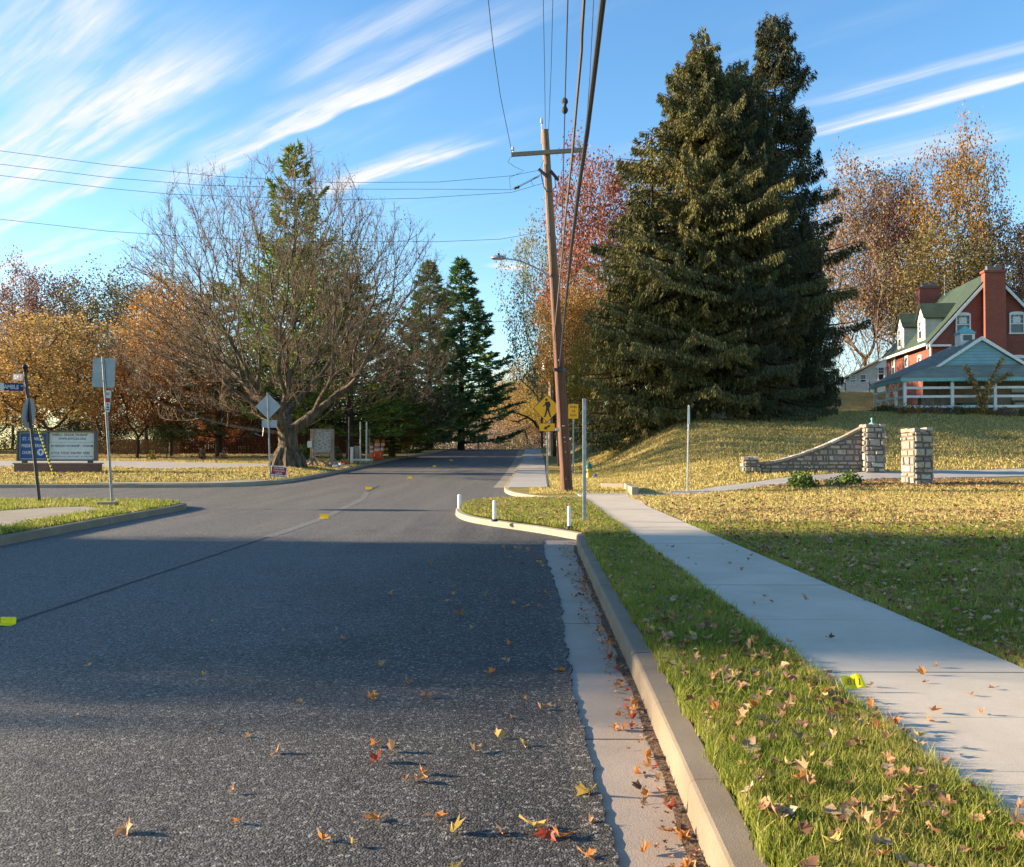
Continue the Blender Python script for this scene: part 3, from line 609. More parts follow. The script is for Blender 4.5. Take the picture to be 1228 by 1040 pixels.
c = at(b, 656, 512.5); pl = plate(st, 'arrow_plaque', M['black'], c + Vector((0, -.045, 0)), 19.5 * k, 10 * k, .004, 0, .02)
plate(pl, 'plaque_face', M['yellow_sign'], (0, -.004, 0), 18.4 * k, 9 * k, .003, 0, .018)
aq = [(-.5, .0), (-.15, .32), (-.15, .12), (.5, .12), (.5, -.12), (-.15, -.12), (-.15, -.32)]; ca, sa = math.cos(D2R(32)), math.sin(D2R(32)); s_ = 8.6 * k
MB().prism([((x * ca - y * sa) * s_, (x * sa + y * ca) * s_) for x, y in aq], ((0, -.009, 0), (1, 0, 0), (0, 0, 1)), (0, .003, 0)).build('arrow', M['black'], pl, clean=True)

# share the road sign
b = G(687.5, 568, right_z); k = b.y / FPX
st = thing('share_road_sign', 'small upright yellow sign reading SHARE THE ROAD, right of the utility pole', 'road sign', b)
u_post(b, at(b, 687.5, 484), .07).build('post', M['galv'], st, clean=True)
c = at(b, 687.5, 493.5); pn = plate(st, 'sign_panel', M['yellow_sign'], c + Vector((0, -.045, 0)), 12 * k, 17.5 * k, .004, 0, .04)
M['rust_print'] = flat('brown print', (.22, .06, .01), .6)
for i, (t_, w_) in enumerate((('SHARE', 8.4), ('THE', 4.6), ('ROAD', 7.4))): text_part('lettering', t_, w_ * k, 2.8 * k, M['rust_print'], pn, (0, -.005, (5.4 - 5 * i) * k))
# bare posts
b = G(701, 627, right_z); st = thing('steel_post', 'tall bare square steel post standing on the grassy kerb bulge', 'post', b)
MB().box((0, 0, 1.2), (.07, .07, 2.6)).build('shaft', M['galv'], st, bevel=.006); MB().lathe([(.006, -.001), (.006, .02)], k=6).build('bolt', M['galv'], st, loc=(0, -.036, 2.3))
st.scale = (1, 1, (at(b, 701, 478).z) / 2.5)
b = G(824, 590, right_z); t_ = at(b, 826, 486)
st = thing('steel_post', 'thin steel post with a white upper strip on the lawn edge of the driveway', 'post', b)
MB().tube([(0, 0, -.1), t_], .034, 6).build('shaft', M['galv'], st); MB().box(t_ * .88 + Vector((0, -.045, 0)), (.075, .01, t_.z * .2)).build('white_strip', M['sign_white'], st)
# posts far up the road on the left
for px, py, pt, lab, wd in ((516.5, 535, 505, 'slim post with a small pale sign, left one of the pair by the crest', 5), (529.5, 534.5, 506, 'slim post with a wider grey sign, right one of the pair by the crest', 7.5)):
    b = G(px, py, left_z); k = b.y / FPX; st = thing('traffic_sign', lab, 'road sign', b); MB().tube([(0, 0, -.1), (0, 0, (py - pt) * k)], .05, 6).build('post', M['galv'], st)
    plate(st, 'sign_panel', M['alu'], (0, -.06, (py - pt - 4) * k), wd * k, 8.5 * k, .01, 0, .08)
# yard sign
b = G(333.5, 573.5, left_z); k = b.y / FPX; st = thing('yard_sign', 'low maroon and white yard sign stuck in the grass by the bare tree', 'yard sign', b)
c = at(b, 334.5, 566); pn = plate(st, 'sign_panel', M['sign_white'], c, 18.5 * k, 14 * k, .012, 0, .02, D2R(-6))
fc = plate(pn, 'maroon_face', M['maroon'], (0, -.008, 1.3 * k), 17.2 * k, 9.2 * k, .004, 0, .015, D2R(-6))
for i, t_ in enumerate(('NOW HIRING', 'CONSTRUCTION', 'LABOR')): o = text_part('lettering', t_, (12, 14, 8)[i] * k, 2.0 * k, M['sign_white'], fc, (0, -.004, (3 - 3 * i) * k)); o.rotation_euler = (math.pi / 2, D2R(6), 0)
o = text_part('lettering', '636 555 0142', 15 * k, 2.2 * k, M['maroon'], pn, (-.5 * k, -.009, -5 * k)); o.rotation_euler = (math.pi / 2, D2R(6), 0)
for dx in (-.32, .32): MB().tube([(dx, 0, -.05), (dx, 0, c.z)], .012, 5).build('wire_leg', M['galv'], st)

# church sign
b = G(70, 566.5, left_z); k = b.y / FPX; cz = D2R(4)
st = thing('church_sign', 'church message board with blue panel and white letter board on a low brick base', 'sign', b, rz=cz)
MB().box((.0, 0, 4.5 * k), (98 * k, .55, 11 * k)).build('brick_base', M['brick_sign'], st, bevel=.01); MB().box((0, 0, 10.6 * k), (101 * k, .62, 1.6 * k)).build('base_cap', M['kerb_pale'], st, bevel=.01)
cb = MB(); x0, x1, z0, z1 = -47 * k, 45 * k, 13.6 * k, 50 * k; T = 1.6 * k
cb.box(((x0 + x1) / 2, 0, z1 - T / 2), (x1 - x0, .42, T)); cb.box(((x0 + x1) / 2, 0, z0 + T / 2), (x1 - x0, .42, T))
for xx in (x0 + T / 2, x1 - T / 2, -11.5 * k): cb.box((xx, 0, (z0 + z1) / 2), (T if xx != -11.5 * k else T * 1.5, .418, z1 - z0 - 2 * T))
cb.box(((x0 + x1) / 2, .04, (z0 + z1) / 2), (x1 - x0 - .01, .2, z1 - z0 - .02)); cb.build('cabinet', M['bronze'], st, clean=True)
for xx in (x0 + .3, x1 - .3): MB().box((xx, 0, 12.2 * k), (.2, .2, 3.4 * k)).build('foot', M['bronze'], st)
bx0, bx1 = x0 + T, -12.7 * k; bp = plate(st, 'blue_panel', M['sign_white'], ((bx0 + bx1) / 2, -.075, (z0 + z1) / 2), (bx1 - bx0) - .05, z1 - z0 - 2 * T - .05, .01, 0, .04)
bw, bh = bx1 - bx0 - .11, z1 - z0 - 2 * T - .11; plate(bp, 'blue_field', M['blue_sign'], (0, -.008, 0), bw, bh, .006, 0, .04)
for i, (t_, w_, x_) in enumerate((('ST. CHARLES', .84, 0), ('PRESBYTERIAN', .90, 0), ('CHURCH', .48, -.18))): text_part('lettering', t_, bw * w_, bh * .13, M['sign_white'], bp, (bw * x_, -.014, bh * (.28 - .27 * i)))
sl_ = MB().lathe([(bh * .135, 0), (bh * .135, .008)], k=24).build('round_seal', M['sign_white'], bp); sl_.location = (bw * .30, -.011, -bh * .25); sl_.rotation_euler = (math.pi / 2, 0, 0)
MB().box((0, 0, .010), (bh * .03, bh * .17, .004)).box((0, bh * .03, .0105), (bh * .1, bh * .03, .004)).lathe([(bh * .04, .0082), (bh * .04, .012)], k=12).build('seal_mark', M['blue_sign'], sl_)
wx0, wx1 = -10.3 * k, x1 - T; ww, wh = wx1 - wx0, z1 - z0 - 2 * T
wp = plate(st, 'letter_board', M['sign_white'], ((wx0 + wx1) / 2, -.075, (z0 + z1) / 2), ww - .02, wh - .02, .01, 0, .03)
for t_, w_, zz, hh, xx in (('WEEKLY  ONLINE  WORSHIP', .78, .40, .085, -.05), ('WWW.SCPCUSA.ORG', .60, .26, .085, 0), ('IN PERSON WORSHIP - 10:30AM', .92, .0, .08, 0), ('LITTLE  FOOD  PANTRY  HERE', .84, -.26, .085, -.03), ('SUNDAY SCHOOL    OFFICE HOURS    ALL WELCOME', .9, -.38, .035, 0)):
    text_part('lettering', t_, ww * w_, wh * hh, M['black'], wp, (ww * xx, -.0075, wh * zz))
MB().box((0, 0, 0), (ww, .004, .012)).build('letter_rail', M['bronze'], wp, loc=(0, -.006, .13 * wh)); 

# guy wire with yellow guard
b = G(68, 580, left_z); t1 = at(b, 45, 512); st = thing('guy_wire', 'slanting guy wire with a yellow and black twisted guard, in front of the church sign', 'guy wire', b)
far_t = t1 + (t1 - Vector((0, 0, 0))) * 3.2; MB().tube([(0, 0, -.1), far_t], .012, 5).build('wire', M['galv'], st)
g0 = t1 * .12; n_ = 15
MB().tube([g0, t1], .042, 8).build('guard', M['yellow'], st)
mb = MB()
for i in range(1, 2 * n_, 2): mb.tube([g0 + (t1 - g0) * (i / (2 * n_)), g0 + (t1 - g0) * ((i + .9) / (2 * n_))], .046, 8)
mb.build('guard_stripe', M['rubber'], st)
# kiosk
b = G(387, 560, left_z); k = b.y / FPX; st = thing('notice_board', 'weathered wooden notice board on braced posts right of the bare tree', 'notice board', b)
for px, w_ in ((-13, 4.2), (11.5, 5)):
    MB().box((px * k, 0, 22 * k), (w_ * k * .8, .16, 47 * k)).build('post', M['wood_gray'], st, bevel=.01)
    for sgn in (-1, 1): MB().tube([(px * k, 0, 13 * k), ((px + sgn * 8) * k, -.4 if sgn < 0 else .2, -1 * k)], .06, 4).build('brace', M['wood_gray'], st)
MB().box((0, 0, 15.5 * k), (22 * k, .1, 2 * k)).build('rail', M['wood_gray'], st, bevel=.01); MB().tube([(-12 * k, -.1, 13 * k), (11 * k, -.1, 1 * k)], .045, 4).build('brace', M['wood_gray'], st)
fr = MB(); fw_, fh_ = 22 * k, 28 * k; cz_ = 31 * k
for (a, b2, c_, d_) in ((0, fh_ / 2, fw_, 1.5 * k), (0, -fh_ / 2, fw_, 1.5 * k), (-fw_ / 2, 0, 1.5 * k, fh_ - 1.6 * k), (fw_ / 2, 0, 1.5 * k, fh_ - 1.6 * k)): fr.box((a, -.12, cz_ + b2), (c_, .08, d_))
fr.build('board_frame', M['wood_gray'], st, bevel=.005); MB().box((0, -.10, cz_), (fw_ - 1.4 * k, .03, fh_ - 1.4 * k)).build('notice', M['map'], st)
MB().box((-14.6 * k, -.15, 27 * k), (5 * k, .2, 7.5 * k)).build('leaflet_box', M['sign_white'], st, bevel=.01); MB().tube([(-14 * k, -.3, 0), (-14 * k, -.3, 5 * k)], .16, 8).build('stump', M['wood_gray'], st)
# debris at its foot
rd = random.Random(4)
for i, (px, py, m_) in enumerate(((400, 560, 'red'), (407, 559.5, 'sign_white'), (413, 558.5, 'red'), (394, 561, 'wood_gray'), (405, 562, 'sign_white'))):
    b = G(px, py, left_z); mb = MB()
    for j in range(3): mb.box((rd.uniform(-.2, .2), rd.uniform(-.2, .2), .06 + .06 * j), (rd.uniform(.25, .6), rd.uniform(.1, .25), .05), Matrix.Rotation(rd.uniform(0, 3), 3, 'Z') @ Matrix.Rotation(.15 * j, 3, 'X'))
    o = mb.build('scrap_boards', M[m_], bevel=.008); o.location = b; tag(o, ['red painted scrap boards lying right of the notice board', 'white scrap boards between the two red scrap heaps', 'red scrap boards farthest right of the notice board', 'grey scrap planks at the foot of the notice board', 'white scrap boards nearest the road kerb'][i], 'scrap boards', 'scraps on the grass by the notice board')
# thin poles and low fixtures right of the kiosk
for px, py, pt, r_, m_, lab in ((418.5, 558, 500, .05, 'black', 'thin dark lamp pole right of the notice board'), (432, 556.5, 506, .045, 'galv', 'thin grey pole behind the small white barrier'), (439.5, 555, 506, .06, 'galv', 'thicker grey pole left of the orange channelizers'), (443, 553, 515, .05, 'wood_gray', 'short pale pole just left of the orange channelizers')):
    b = G(px, py, left_z); k = b.y / FPX; o = MB().tube([(0, 0, -.1), (0, 0, (py - pt) * k)], [r_ * 1.15, r_], 8).lathe([(r_ * 1.8, 0), (r_ * 1.8, .05), (r_, .07)], k=8).build('pole', M[m_]); o.location = b; tag(o, lab, 'pole')
for px, py, w_, h_, m_, lab in ((422, 556, 3.2, 19, 'sign_white', 'narrow white utility pedestal beside the dark lamp pole'), (428, 555, 5.5, 19.5, 'wood_gray', 'wide tan utility pedestal left of the grey poles')):
    b = G(px, py, left_z); k = b.y / FPX; st = thing('utility_pedestal', lab, 'utility box', b); MB().box((0, 0, h_ * k / 2), (w_ * k, .2, h_ * k)).build('body', M[m_], st, bevel=.03); MB().box((0, 0, h_ * k), (w_ * k + .04, .25, .08)).build('cap', M[m_], st, bevel=.02)
b = G(434, 556.5, left_z); k = b.y / FPX; st = thing('low_barrier', 'low white rail barrier beside the orange channelizers', 'barrier', b)
MB().box((0, 0, 5 * k), (26 * k, .08, 2.2 * k)).build('rail', M['sign_white'], st, bevel=.01)
for dx in (-11, 11): MB().box((dx * k, 0, 2 * k), (1.4 * k, .1, 7.5 * k)).build('leg', M['wood_gray'], st, bevel=.01)
# orange channelizer posts
def channelizer(px, py, h_px, lean, lab):
    b = G(px, py, left_z); k = b.y / FPX; h = h_px * k; st = thing('channelizer_post', lab, 'traffic channelizer', b, 'orange channelizers by the road', 0); st.rotation_euler = (0, D2R(lean), 0)
    MB().lathe([(.30, 0), (.30, .06), (.22, .10), (.13, .14)], k=10).build('rubber_base', M['orange'], st)
    MB().lathe([(.13, .12), (.12, h * .5), (.10, h * .96), (.06, h)], k=10).build('tube', M['orange'], st, True)
    for a in (.42, .68): MB().lathe([(.134, h * a), (.130, h * (a + .12))], k=10).build('reflective_band', M['sign_white'], st)
channelizer(447, 551, 20, -6, 'orange and white channelizer post leaning left, leftmost of the four'); channelizer(450.5, 550.5, 23, 2, 'tallest orange channelizer post, second from the grey pole'); channelizer(454, 551, 24, -2, 'orange channelizer post third from the grey pole'); channelizer(457, 550, 23, 7, 'orange channelizer post leaning right, the last of the four')
for px, py, h_, w_, lab in ((470.5, 541, 5, 3, 'small white marker stub on the grass beyond the channelizers'), (521.5, 533, 7, 2, 'small tan marker stub between the two distant sign posts')):
    b = G(px, py, left_z); k = b.y / FPX; o = MB().lathe([(w_ * k * .5, -.1), (w_ * k * .5, h_ * k * .9), (w_ * k * .3, h_ * k)], k=8).build('marker_stub', M['sign_white'], None, True); o.location = b; tag(o, lab, 'marker post')
# white bollards on the kerb bulge
for px, py, pt, w_, lab in ((551, 615, 593, 4.6, 'short white flexible post at the far tip of the kerb bulge'), (593, 625.5, 600, 4.2, 'short white flexible post midway along the kerb bulge'), (682.5, 634, 607, 4.2, 'short white flexible post by the near end of the kerb bulge')):
    b = G(px, py, Rz) if px < 560 else G(px, py, right_z); k = b.y / FPX; st = thing('delineator_post', lab, 'bollard', b, 'white delineators on the kerb bulge')
    r_ = w_ * k / 2; h = (py - pt) * k; MB().lathe([(r_ * 2.0, 0), (r_ * 2.0, .03), (r_ * 1.2, .05)], k=12).build('foot', M['rubber'], st)
    MB().lathe([(r_, .03), (r_, h * .93), (r_ * .85, h * .985), (r_ * .4, h)], k=12).build('tube', M['white'], st, True); MB().lathe([(r_ * 1.03, h * .72), (r_ * 1.03, h * .9)], k=12).build('reflective_band', M['sign_white'], st)
# kerb blocks at the bend in the pavement
kb = [G(721, 586, right_z), G(747, 587, right_z), G(757, 595, right_z)]
MB().prism([(0, 0), (kb[1].x - kb[0].x, kb[1].y - kb[0].y), (kb[1].x - kb[0].x, kb[1].y - kb[0].y + .18), (0, .18)], ((0, 0, -.1), (1, 0, 0), (0, 1, 0)), (0, 0, .30)).build('kerb_block', M['kerb_pale'], None, bevel=.015, loc=kb[0] + Vector((0, 0, .0)))['kind'] = 'structure'
v = kb[2] - kb[1]; MB().prism([(0.01, 0), (v.x, v.y), (v.x + .22, v.y + .05), (.23, .1)], ((0, 0, -.1), (1, 0, 0), (0, 1, 0)), (0, 0, .33)).build('kerb_block', M['kerb_pale'], None, bevel=.015, loc=kb[1] + Vector((.02, -.0, .0)))['kind'] = 'structure'
# hydrant
b = G(706, 574.5, right_z); k = b.y / FPX; H = 21 * k; st = thing('fire_hydrant', 'yellow fire hydrant with a dark green bonnet at the foot of the slope', 'fire hydrant', b)
MB().lathe([(.17, 0), (.17, .05), (.11, .06), (.11, H * .52), (.15, H * .53), (.15, H * .58)], k=14).build('barrel', M['hydrant_y'], st, True)
MB().lathe([(.16, H * .58), (.17, H * .63), (.145, H * .78), (.08, H * .88), (.035, H * .9), (.035, H)], k=14).build('bonnet', M['hydrant_g'], st, True)
for dx, dy in ((1, 0), (-1, 0), (0, -1)): MB().tube([(dx * .09, dy * .09, H * .44), (dx * .20, dy * .20, H * .44)], [.06, .075], 10).build('nozzle_cap', M['hydrant_y'], st)
b = G(714, 573.5, right_z); o = MB().lathe([(.07, 0), (.08, .12), (.03, .2)], k=8).build('marker_flag', M['blue']); o.location = b; tag(o, 'small blue marker in the grass right of the hydrant', 'marker')
# yellow markers stuck on the road and pavement
for px, py, w_, lab in ((388.5, 622, 11, 'yellow road marker tab nearest the shadow edge on the centre seam'), (442, 587, 8, 'yellow road marker tab in the middle of the junction'), (491.5, 574, 5.5, 'third yellow road marker tab up the centre line'), (521, 560, 4, 'yellow road marker tab higher up the centre line'), (541, 553, 3.5, 'farthest yellow road marker tab near the crest')):
    b = G(px, py, Rz); k = b.y / FPX; o = MB().box((0, 0, .006), (w_ * k, .1, .012)).box((0, .05, .05), (w_ * k, .012, .10)).build('road_marker', M['marker'], None, bevel=.002); o.location = b; tag(o, lab, 'road marker', 'yellow tabs along the road centre')
b = G(7, 750, Rz); o = MB().box((0, 0, .005), (.14, .09, .01)).box((0, .04, .035), (.14, .008, .06)).build('road_marker', M['yellow'], None, bevel=.002); o.location = b; tag(o, 'bright yellow marker tab at the near end of the dark seam', 'road marker', 'yellow tabs along the road centre')
b = G(1024, 829, right_z, .03); st = thing('marker_flag', 'yellow plastic flag printed 811 lying on the pavement beside the grass', 'marker flag', b)
mb = MB(); k = b.y / FPX * 1.05; W_, H_ = 24 * k, 17 * k; nx_ = 8
pts = [((i / nx_ - .5) * W_, math.sin(i / nx_ * 5) * .006 + j * H_ * .45 * .5, .004 + j * H_ * .82 + .006 * math.sin(i * 1.3) + (i / nx_) * .018) for j in (0, 1) for i in range(nx_ + 1)]
mb.add([(x + (-.012 if z > .03 else .012), y, z) for x, y, z in pts], [(i, i + 1, nx_ + 2 + i, nx_ + 1 + i) for i in range(nx_)]); fl = mb.build('flag_sheet', M['yellow'], st)
sm = fl.modifiers.new('thick', 'SOLIDIFY'); sm.thickness = .0015
M['ink'] = flat('brown ink', (.28, .18, .01), .6); tt = text_part('lettering', '811', W_ * .62, H_ * .45, M['ink'], fl, (.0, H_ * .1 - .006, H_ * .45 + .012), rx=math.pi / 2 - .28)

# ------------------------------------------------------------------ utility pole
b = G(680, 590, right_z); k = b.y / FPX
st = thing('utility_pole', 'tall leaning wooden utility pole with crossarm and street lamp arm beside the pavement', 'utility pole', b)
tp = at(b, 653.5, 156); ax = lambda z: tp * (z / tp.z)
MB().tube([ax(-.3), ax(.0), ax(tp.z * .3), ax(tp.z * .65), tp], [.215, .21, .185, .155, .125], 16).build('shaft', M['pole'], st, True)
cl, cr = at(b, 613, 187.5), at(b, 698, 182); ca_ = MB(); cm = (cl + cr) / 2; d_ = (cr - cl)
ca_.box(cm + Vector((0, -.17, 0)), (d_.length, .11, .14), Matrix.Rotation(-math.atan2(d_.z, d_.x), 3, 'Y')); xa = ca_.build('crossarm', M['arm'], st, bevel=.008)
def insulator(p, par, h=.22, nm='insulator'):
    o = MB().lathe([(.015, 0), (.015, h * .35), (.06, h * .38), (.045, h * .55), (.06, h * .6), (.04, h * .8), (.05, h * .85), (.02, h)], k=10).build(nm, M['porcelain'], par, True); o.location = p; return o
insulator(cl + Vector((.06, -.17, .07)), st); insulator(cr + Vector((-.14, -.17, .07)), st, .3); insulator(tp + Vector((-.12, -.02, .12)), st, .3); MB().tube([tp + Vector((-.12, 0, -.5)), tp + Vector((-.12, -.02, .13))], .02, 6).build('pin', M['galv'], st)
for (x0_, y0_, x1_, y1_) in ((646, 205, 656, 214), (660, 207, 669, 218)):
    a, c_ = at(b, x0_, y0_), at(b, x1_, y1_); MB().tube([a + Vector((0, -.2, 0)), c_ + Vector((0, -.2, 0))], [.055, .06], 8).build('cutout', M['rubber'], st)
for (x0_, y0_, x1_, y1_, x2_, y2_) in ((648, 208, 652, 226, 656, 232), (665, 214, 666, 226, 660, 232)):
    MB().tube([at(b, x0_, y0_) + Vector((0, -.2, 0)), at(b, x1_, y1_) + Vector((0, -.2, 0)), at(b, x2_, y2_) + Vector((0, -.16, 0))], .02, 6).build('bracket', M['rubber'], st)
MB().tube([ax(z_) + Vector((-.10, -(.215 - .007 * z_) * .95, 0)) for z_ in (.1, 2, 4, 6, 8, 10, 11.5)], .012, 5).build('ground_wire', M['cable_gray'], st)
for z_ in (1.4, 1.75, 1.9, 2.3): MB().box((0, 0, 0), (.05, .006, .035)).build('tag', M['porcelain'] if z_ > 1.8 else M['galv'], st, loc=ax(z_) + Vector((.02, -.215, 0)))
# lamp arm
pa = [at(b, 666, 337), at(b, 650, 326), at(b, 635, 319), at(b, 622, 314), at(b, 604, 312)]; la = MB().tube([p + Vector((0, -.1 - .04 * i, 0)) for i, p in enumerate(pa)], [.03, .03, .028, .025, .022], 8).build('lamp_arm', M['galv'], st, True)
hp = at(b, 598, 312) + Vector((0, -.28, 0)); lh = MB()
lh.lathe([(.02, .10), (.10, .09), (.15, .05), (.16, .0), (.13, -.03), (.03, -.05)], k=14); o = lh.build('lamp_head', M['galv'], la, True); o.location = hp; o.scale = (1.7, 1, 1)
MB().lathe([(.03, 0), (.03, .07), (.015, .09)], k=8).build('photocell', M['black'], o, loc=(-.0, 0, .09))
for zf_ in (.035, .18, .36): MB().lathe([(.012, -.005), (.012, .02)], k=6).build('tag', M['sign_white'], st, loc=ax(tp.z * zf_) + Vector((-.02, -.2, 0)))
c = ax(at(b, 670, 444).z); MB().lathe([(.215, -.05), (.215, .05)], k=16).box((-.1, -.22, 0), (.2, .12, .1)).build('cable_clamp', M['black'], st, loc=c)
c = ax(at(b, 670, 515).z); MB().box((-.22, -.05, 0), (.12, .12, .1)).build('clamp_tag', M['porcelain'], st, loc=c)
POLE = b
# span wires: each runs at its own height towards the pole behind the viewer
def span(pix, zA, sl_, r, mat, lab, name='overhead_wire', grp='wires along the street', k=5):
    """pix: photo pixels from the pole outwards; the wire climbs sl_ metres per metre towards the viewer"""
    pts = []
    for i, (px, py) in enumerate(pix):
        K = (543 - py) / FPX; Y = (zA + POLE.y * sl_ - CAMZ) / (K + sl_); pts.append(P(px, py, Y))
    pts[0] = P(*pix[0], POLE.y - .15); d = pts[-1] - pts[-2]; pts.append(pts[-1] + d.normalized() * 26 + Vector((0, 0, .3)))
    sm_ = [Vector(p) for p in pts]
    o = MB().tube(sm_, r, k).build(name, mat, None, True); tag(o, lab, 'wire', grp); return pts
zt = P(653, 155, POLE.y).z
span([(613.5, 181), (600, 115), (592, 60), (585.5, 0)], P(613, 181, POLE.y).z, .0, .011, M['wire'], 'thin wire from the left end of the crossarm towards the viewer')
span([(654, 153), (653, 80), (651.5, 0)], zt, .0, .010, M['wire'], 'thin wire above the pole top, left one of the close pair')
span([(658, 156), (661, 80), (663, 0)], zt, .0, .010, M['wire'], 'thin wire above the pole top, right one of the close pair')
span([(690, 215), (702.5, 160), (707.5, 90), (711, 20)], P(697, 178, POLE.y).z, .0, .010, M['wire'], 'thin wire at the right end of the crossarm beside the thick cable')
gp = span([(672, 330), (675.5, 215), (677.5, 127), (681, 0)], P(672, 330, POLE.y).z, .1, .013, M['wire'], 'steel guy strand with a dark strain insulator partway up')
K = (543 - 126) / FPX; Yg = (P(672, 330, POLE.y).z + POLE.y * .1 - CAMZ) / (K + .1); ip = P(677.3, 127, Yg)
o = MB().lathe([(.02, -.18), (.06, -.14), (.075, -.08), (.04, -.02), (.04, .02), (.075, .08), (.06, .14), (.02, .18)], k=10).build('strain_insulator', M['rubber'], None, True); o.location = ip; tag(o, 'dark strain insulator on the steel guy strand above the pole', 'insulator')
span([(664, 408), (672, 330), (678, 262), (686, 190), (692, 120), (697.5, 60), (698, 40), (700.5, 0)], P(664, 408, POLE.y).z, .035, .020, M['cable_gray'], 'grey telephone cable hanging between the strand and the thick black cable', 'telephone_cable')
span([(671, 440), (677, 380), (685, 300), (695, 220), (704, 160), (713, 85), (723, 0)], P(671, 440, POLE.y).z, .03, .027, M['cable'], 'thick black cable, the heaviest of those rising from the pole', 'telephone_cable', k=8)
# cross street wires
def cross(pts, r, lab, mat='wire'):
    o = MB().tube([P(*p) for p in pts], r, 5).build('overhead_wire', M[mat], None, True); tag(o, lab, 'wire', 'wires across the side street')
Y = POLE.y
cross([(-60, 174, 28.6), (0, 181, 28.8), (130, 198, 29.2), (260, 211.5, 29.6), (400, 219, 30), (525, 218.5, 30.4), (613, 211, Y - .1), (648, 204, Y - .2)], .0075, 'topmost of the wires crossing the side street')
cross([(-60, 189, 28.6), (0, 197, 28.8), (130, 213, 29.2), (240, 222, 29.6), (400, 227, 30), (525, 227, 30.4), (613, 227.5, Y - .1), (649, 209, Y - .2)], .0075, 'second wire crossing the side street, with a dark insulator near the pole')
cross([(-60, 200, 28.6), (0, 210.5, 28.8), (130, 226, 29.2), (205, 233, 29.6), (400, 240, 30), (500, 238, 30.4), (613, 231, Y - .1), (651, 220, Y - .2)], .0075, 'third wire crossing the side street')
cross([(-60, 256, 28.6), (0, 263, 28.8), (130, 277.5, 29.2), (320, 290, 29.8), (525, 290, 30.4), (600, 287, Y - .1), (662, 276, Y - .1)], .0075, 'single wire crossing below the top three')
cross([(100, 372, 29), (240, 386, 29.4), (380, 391, 30), (530, 389, 30.4), (634, 384.5, Y - .1), (668, 392, Y - .1)], .0075, 'lowest wire, passing in front of the bare tree', 'cable_gray')
for pp, lab in (([(613, 188), (609, 194), (617, 200), (628, 205), (620, 209), (611, 213), (612, 226)], 'thin looping jumper wire hanging below the left crossarm end'), ([(652, 192), (648, 202)], 'short jumper wire from the crossarm to the left fuse'), ([(697, 182), (694, 192), (690, 200), (672, 213)], 'short jumper wire from the right insulator to the right fuse'), ([(640, 223), (637, 218), (640, 214), (648, 211)], 'small curved jumper wire left of the fuses')):
    o = MB().tube([P(a, c_, Y - .25) for a, c_ in pp], .008, 5).build('jumper_wire', M['wire'], None, True); tag(o, lab, 'wire', 'jumper wires on the pole')
o = MB().tube([P(616, 226.5, Y - .2), P(618, 225.5, Y - .2), P(619, 225.2, Y - .2), P(621, 224.6, Y - .2), P(623, 224, Y - .2)], [.03, .07, .03, .07, .03], 8).build('strain_insulator', M['rubber'], None, True); tag(o, 'dark strain insulator left of the pole on the second cross wire', 'insulator')
o = MB().tube([P(623, 224, Y - .2), P(646, 212, Y - .2)], .014, 5).build('guy_strand', M['wire'], None, True); tag(o, 'short slanting strand from the strain insulator to the pole', 'wire')
# black post beside the pole
b = G(670, 559, right_z); k = b.y / FPX; o = MB().tube([(0, 0, -.1), at(b, 668.5, 517)], .07, 8).lathe([(.09, 0), (.09, .06), (.07, .08)], k=8).build('dark_post', M['black'], None, True); o.location = b; tag(o, 'short black post directly behind the utility pole', 'post')
# distant utility pole with transformer
b = G(660, 546, right_z); k = b.y / FPX; st = thing('utility_pole', 'distant thin utility pole with a grey transformer can, past the crossing sign', 'utility pole', b)
MB().tube([(0, 0, -.2), at(b, 660.5, 402)], [.2, .13], 8).build('shaft', M['wood_gray'], st, True); c = at(b, 654.5, 438)
MB().lathe([(.25, -.5), (.3, -.45), (.3, .4), (.25, .5), (.08, .52)], k=12).build('transformer', M['alu'], st, True, loc=c); MB().lathe([(.05, .5), (.07, .7), (.03, .8)], k=8).build('bushing', M['porcelain'], st, loc=c)
MB().box(at(b, 656, 424), (9 * k, .12, .12)).build('crossarm', M['arm'], st); MB().box(at(b, 664, 490), (5 * k, .03, 9 * k)).build('yellow_plate', M['yellow_sign'], st)
b = G(665, 548, right_z); o = MB().tube([(0, 0, -.2), at(b, 664.5, 425)], [.15, .09], 8).build('service_pole', M['bark_dark']); o.location = b; tag(o, 'dark slim pole in front of the distant transformer pole', 'pole')
# lifting rail barrier at the crest
b = P(573.5, 541, 104); st = thing('rail_gate', 'pale post and long rising pipe rail beyond the road crest', 'gate', b)
MB().box((0, 0, .7), (.28, .28, 3.3)).build('post', M['wood_gray'], st, bevel=.02); MB().tube([at(b, 574, 521.5), at(b, 600, 520.5), at(b, 622, 514), at(b, 641, 505)], .06, 6).build('rail', M['kerb_pale'], st, True)
# chain link fence on the slope
st = None
fpx = [(681, 523.5, 541), (690, 519, 538), (699, 515, 534), (708, 511.5, 530)]
b = P(681, 541, 66); b.z = float(right_z(b.x, b.y)); st = thing('chain_link_fence', 'short galvanised fence climbing the slope behind the utility pole', 'fence', b)
MB().tube([at(b, a, t_) + Vector((0, 1.2 * i, 0)) for i, (a, t_, g_) in enumerate(fpx)], .04, 5).build('top_rail', M['galv'], st)
for i, (a, t_, g_) in enumerate(fpx): MB().tube([at(b, a, t_) + Vector((0, 1.2 * i, 0)), at(b, a, g_ + 4) + Vector((0, 1.2 * i, 0))], .035, 5).build('post', M['galv'], st)
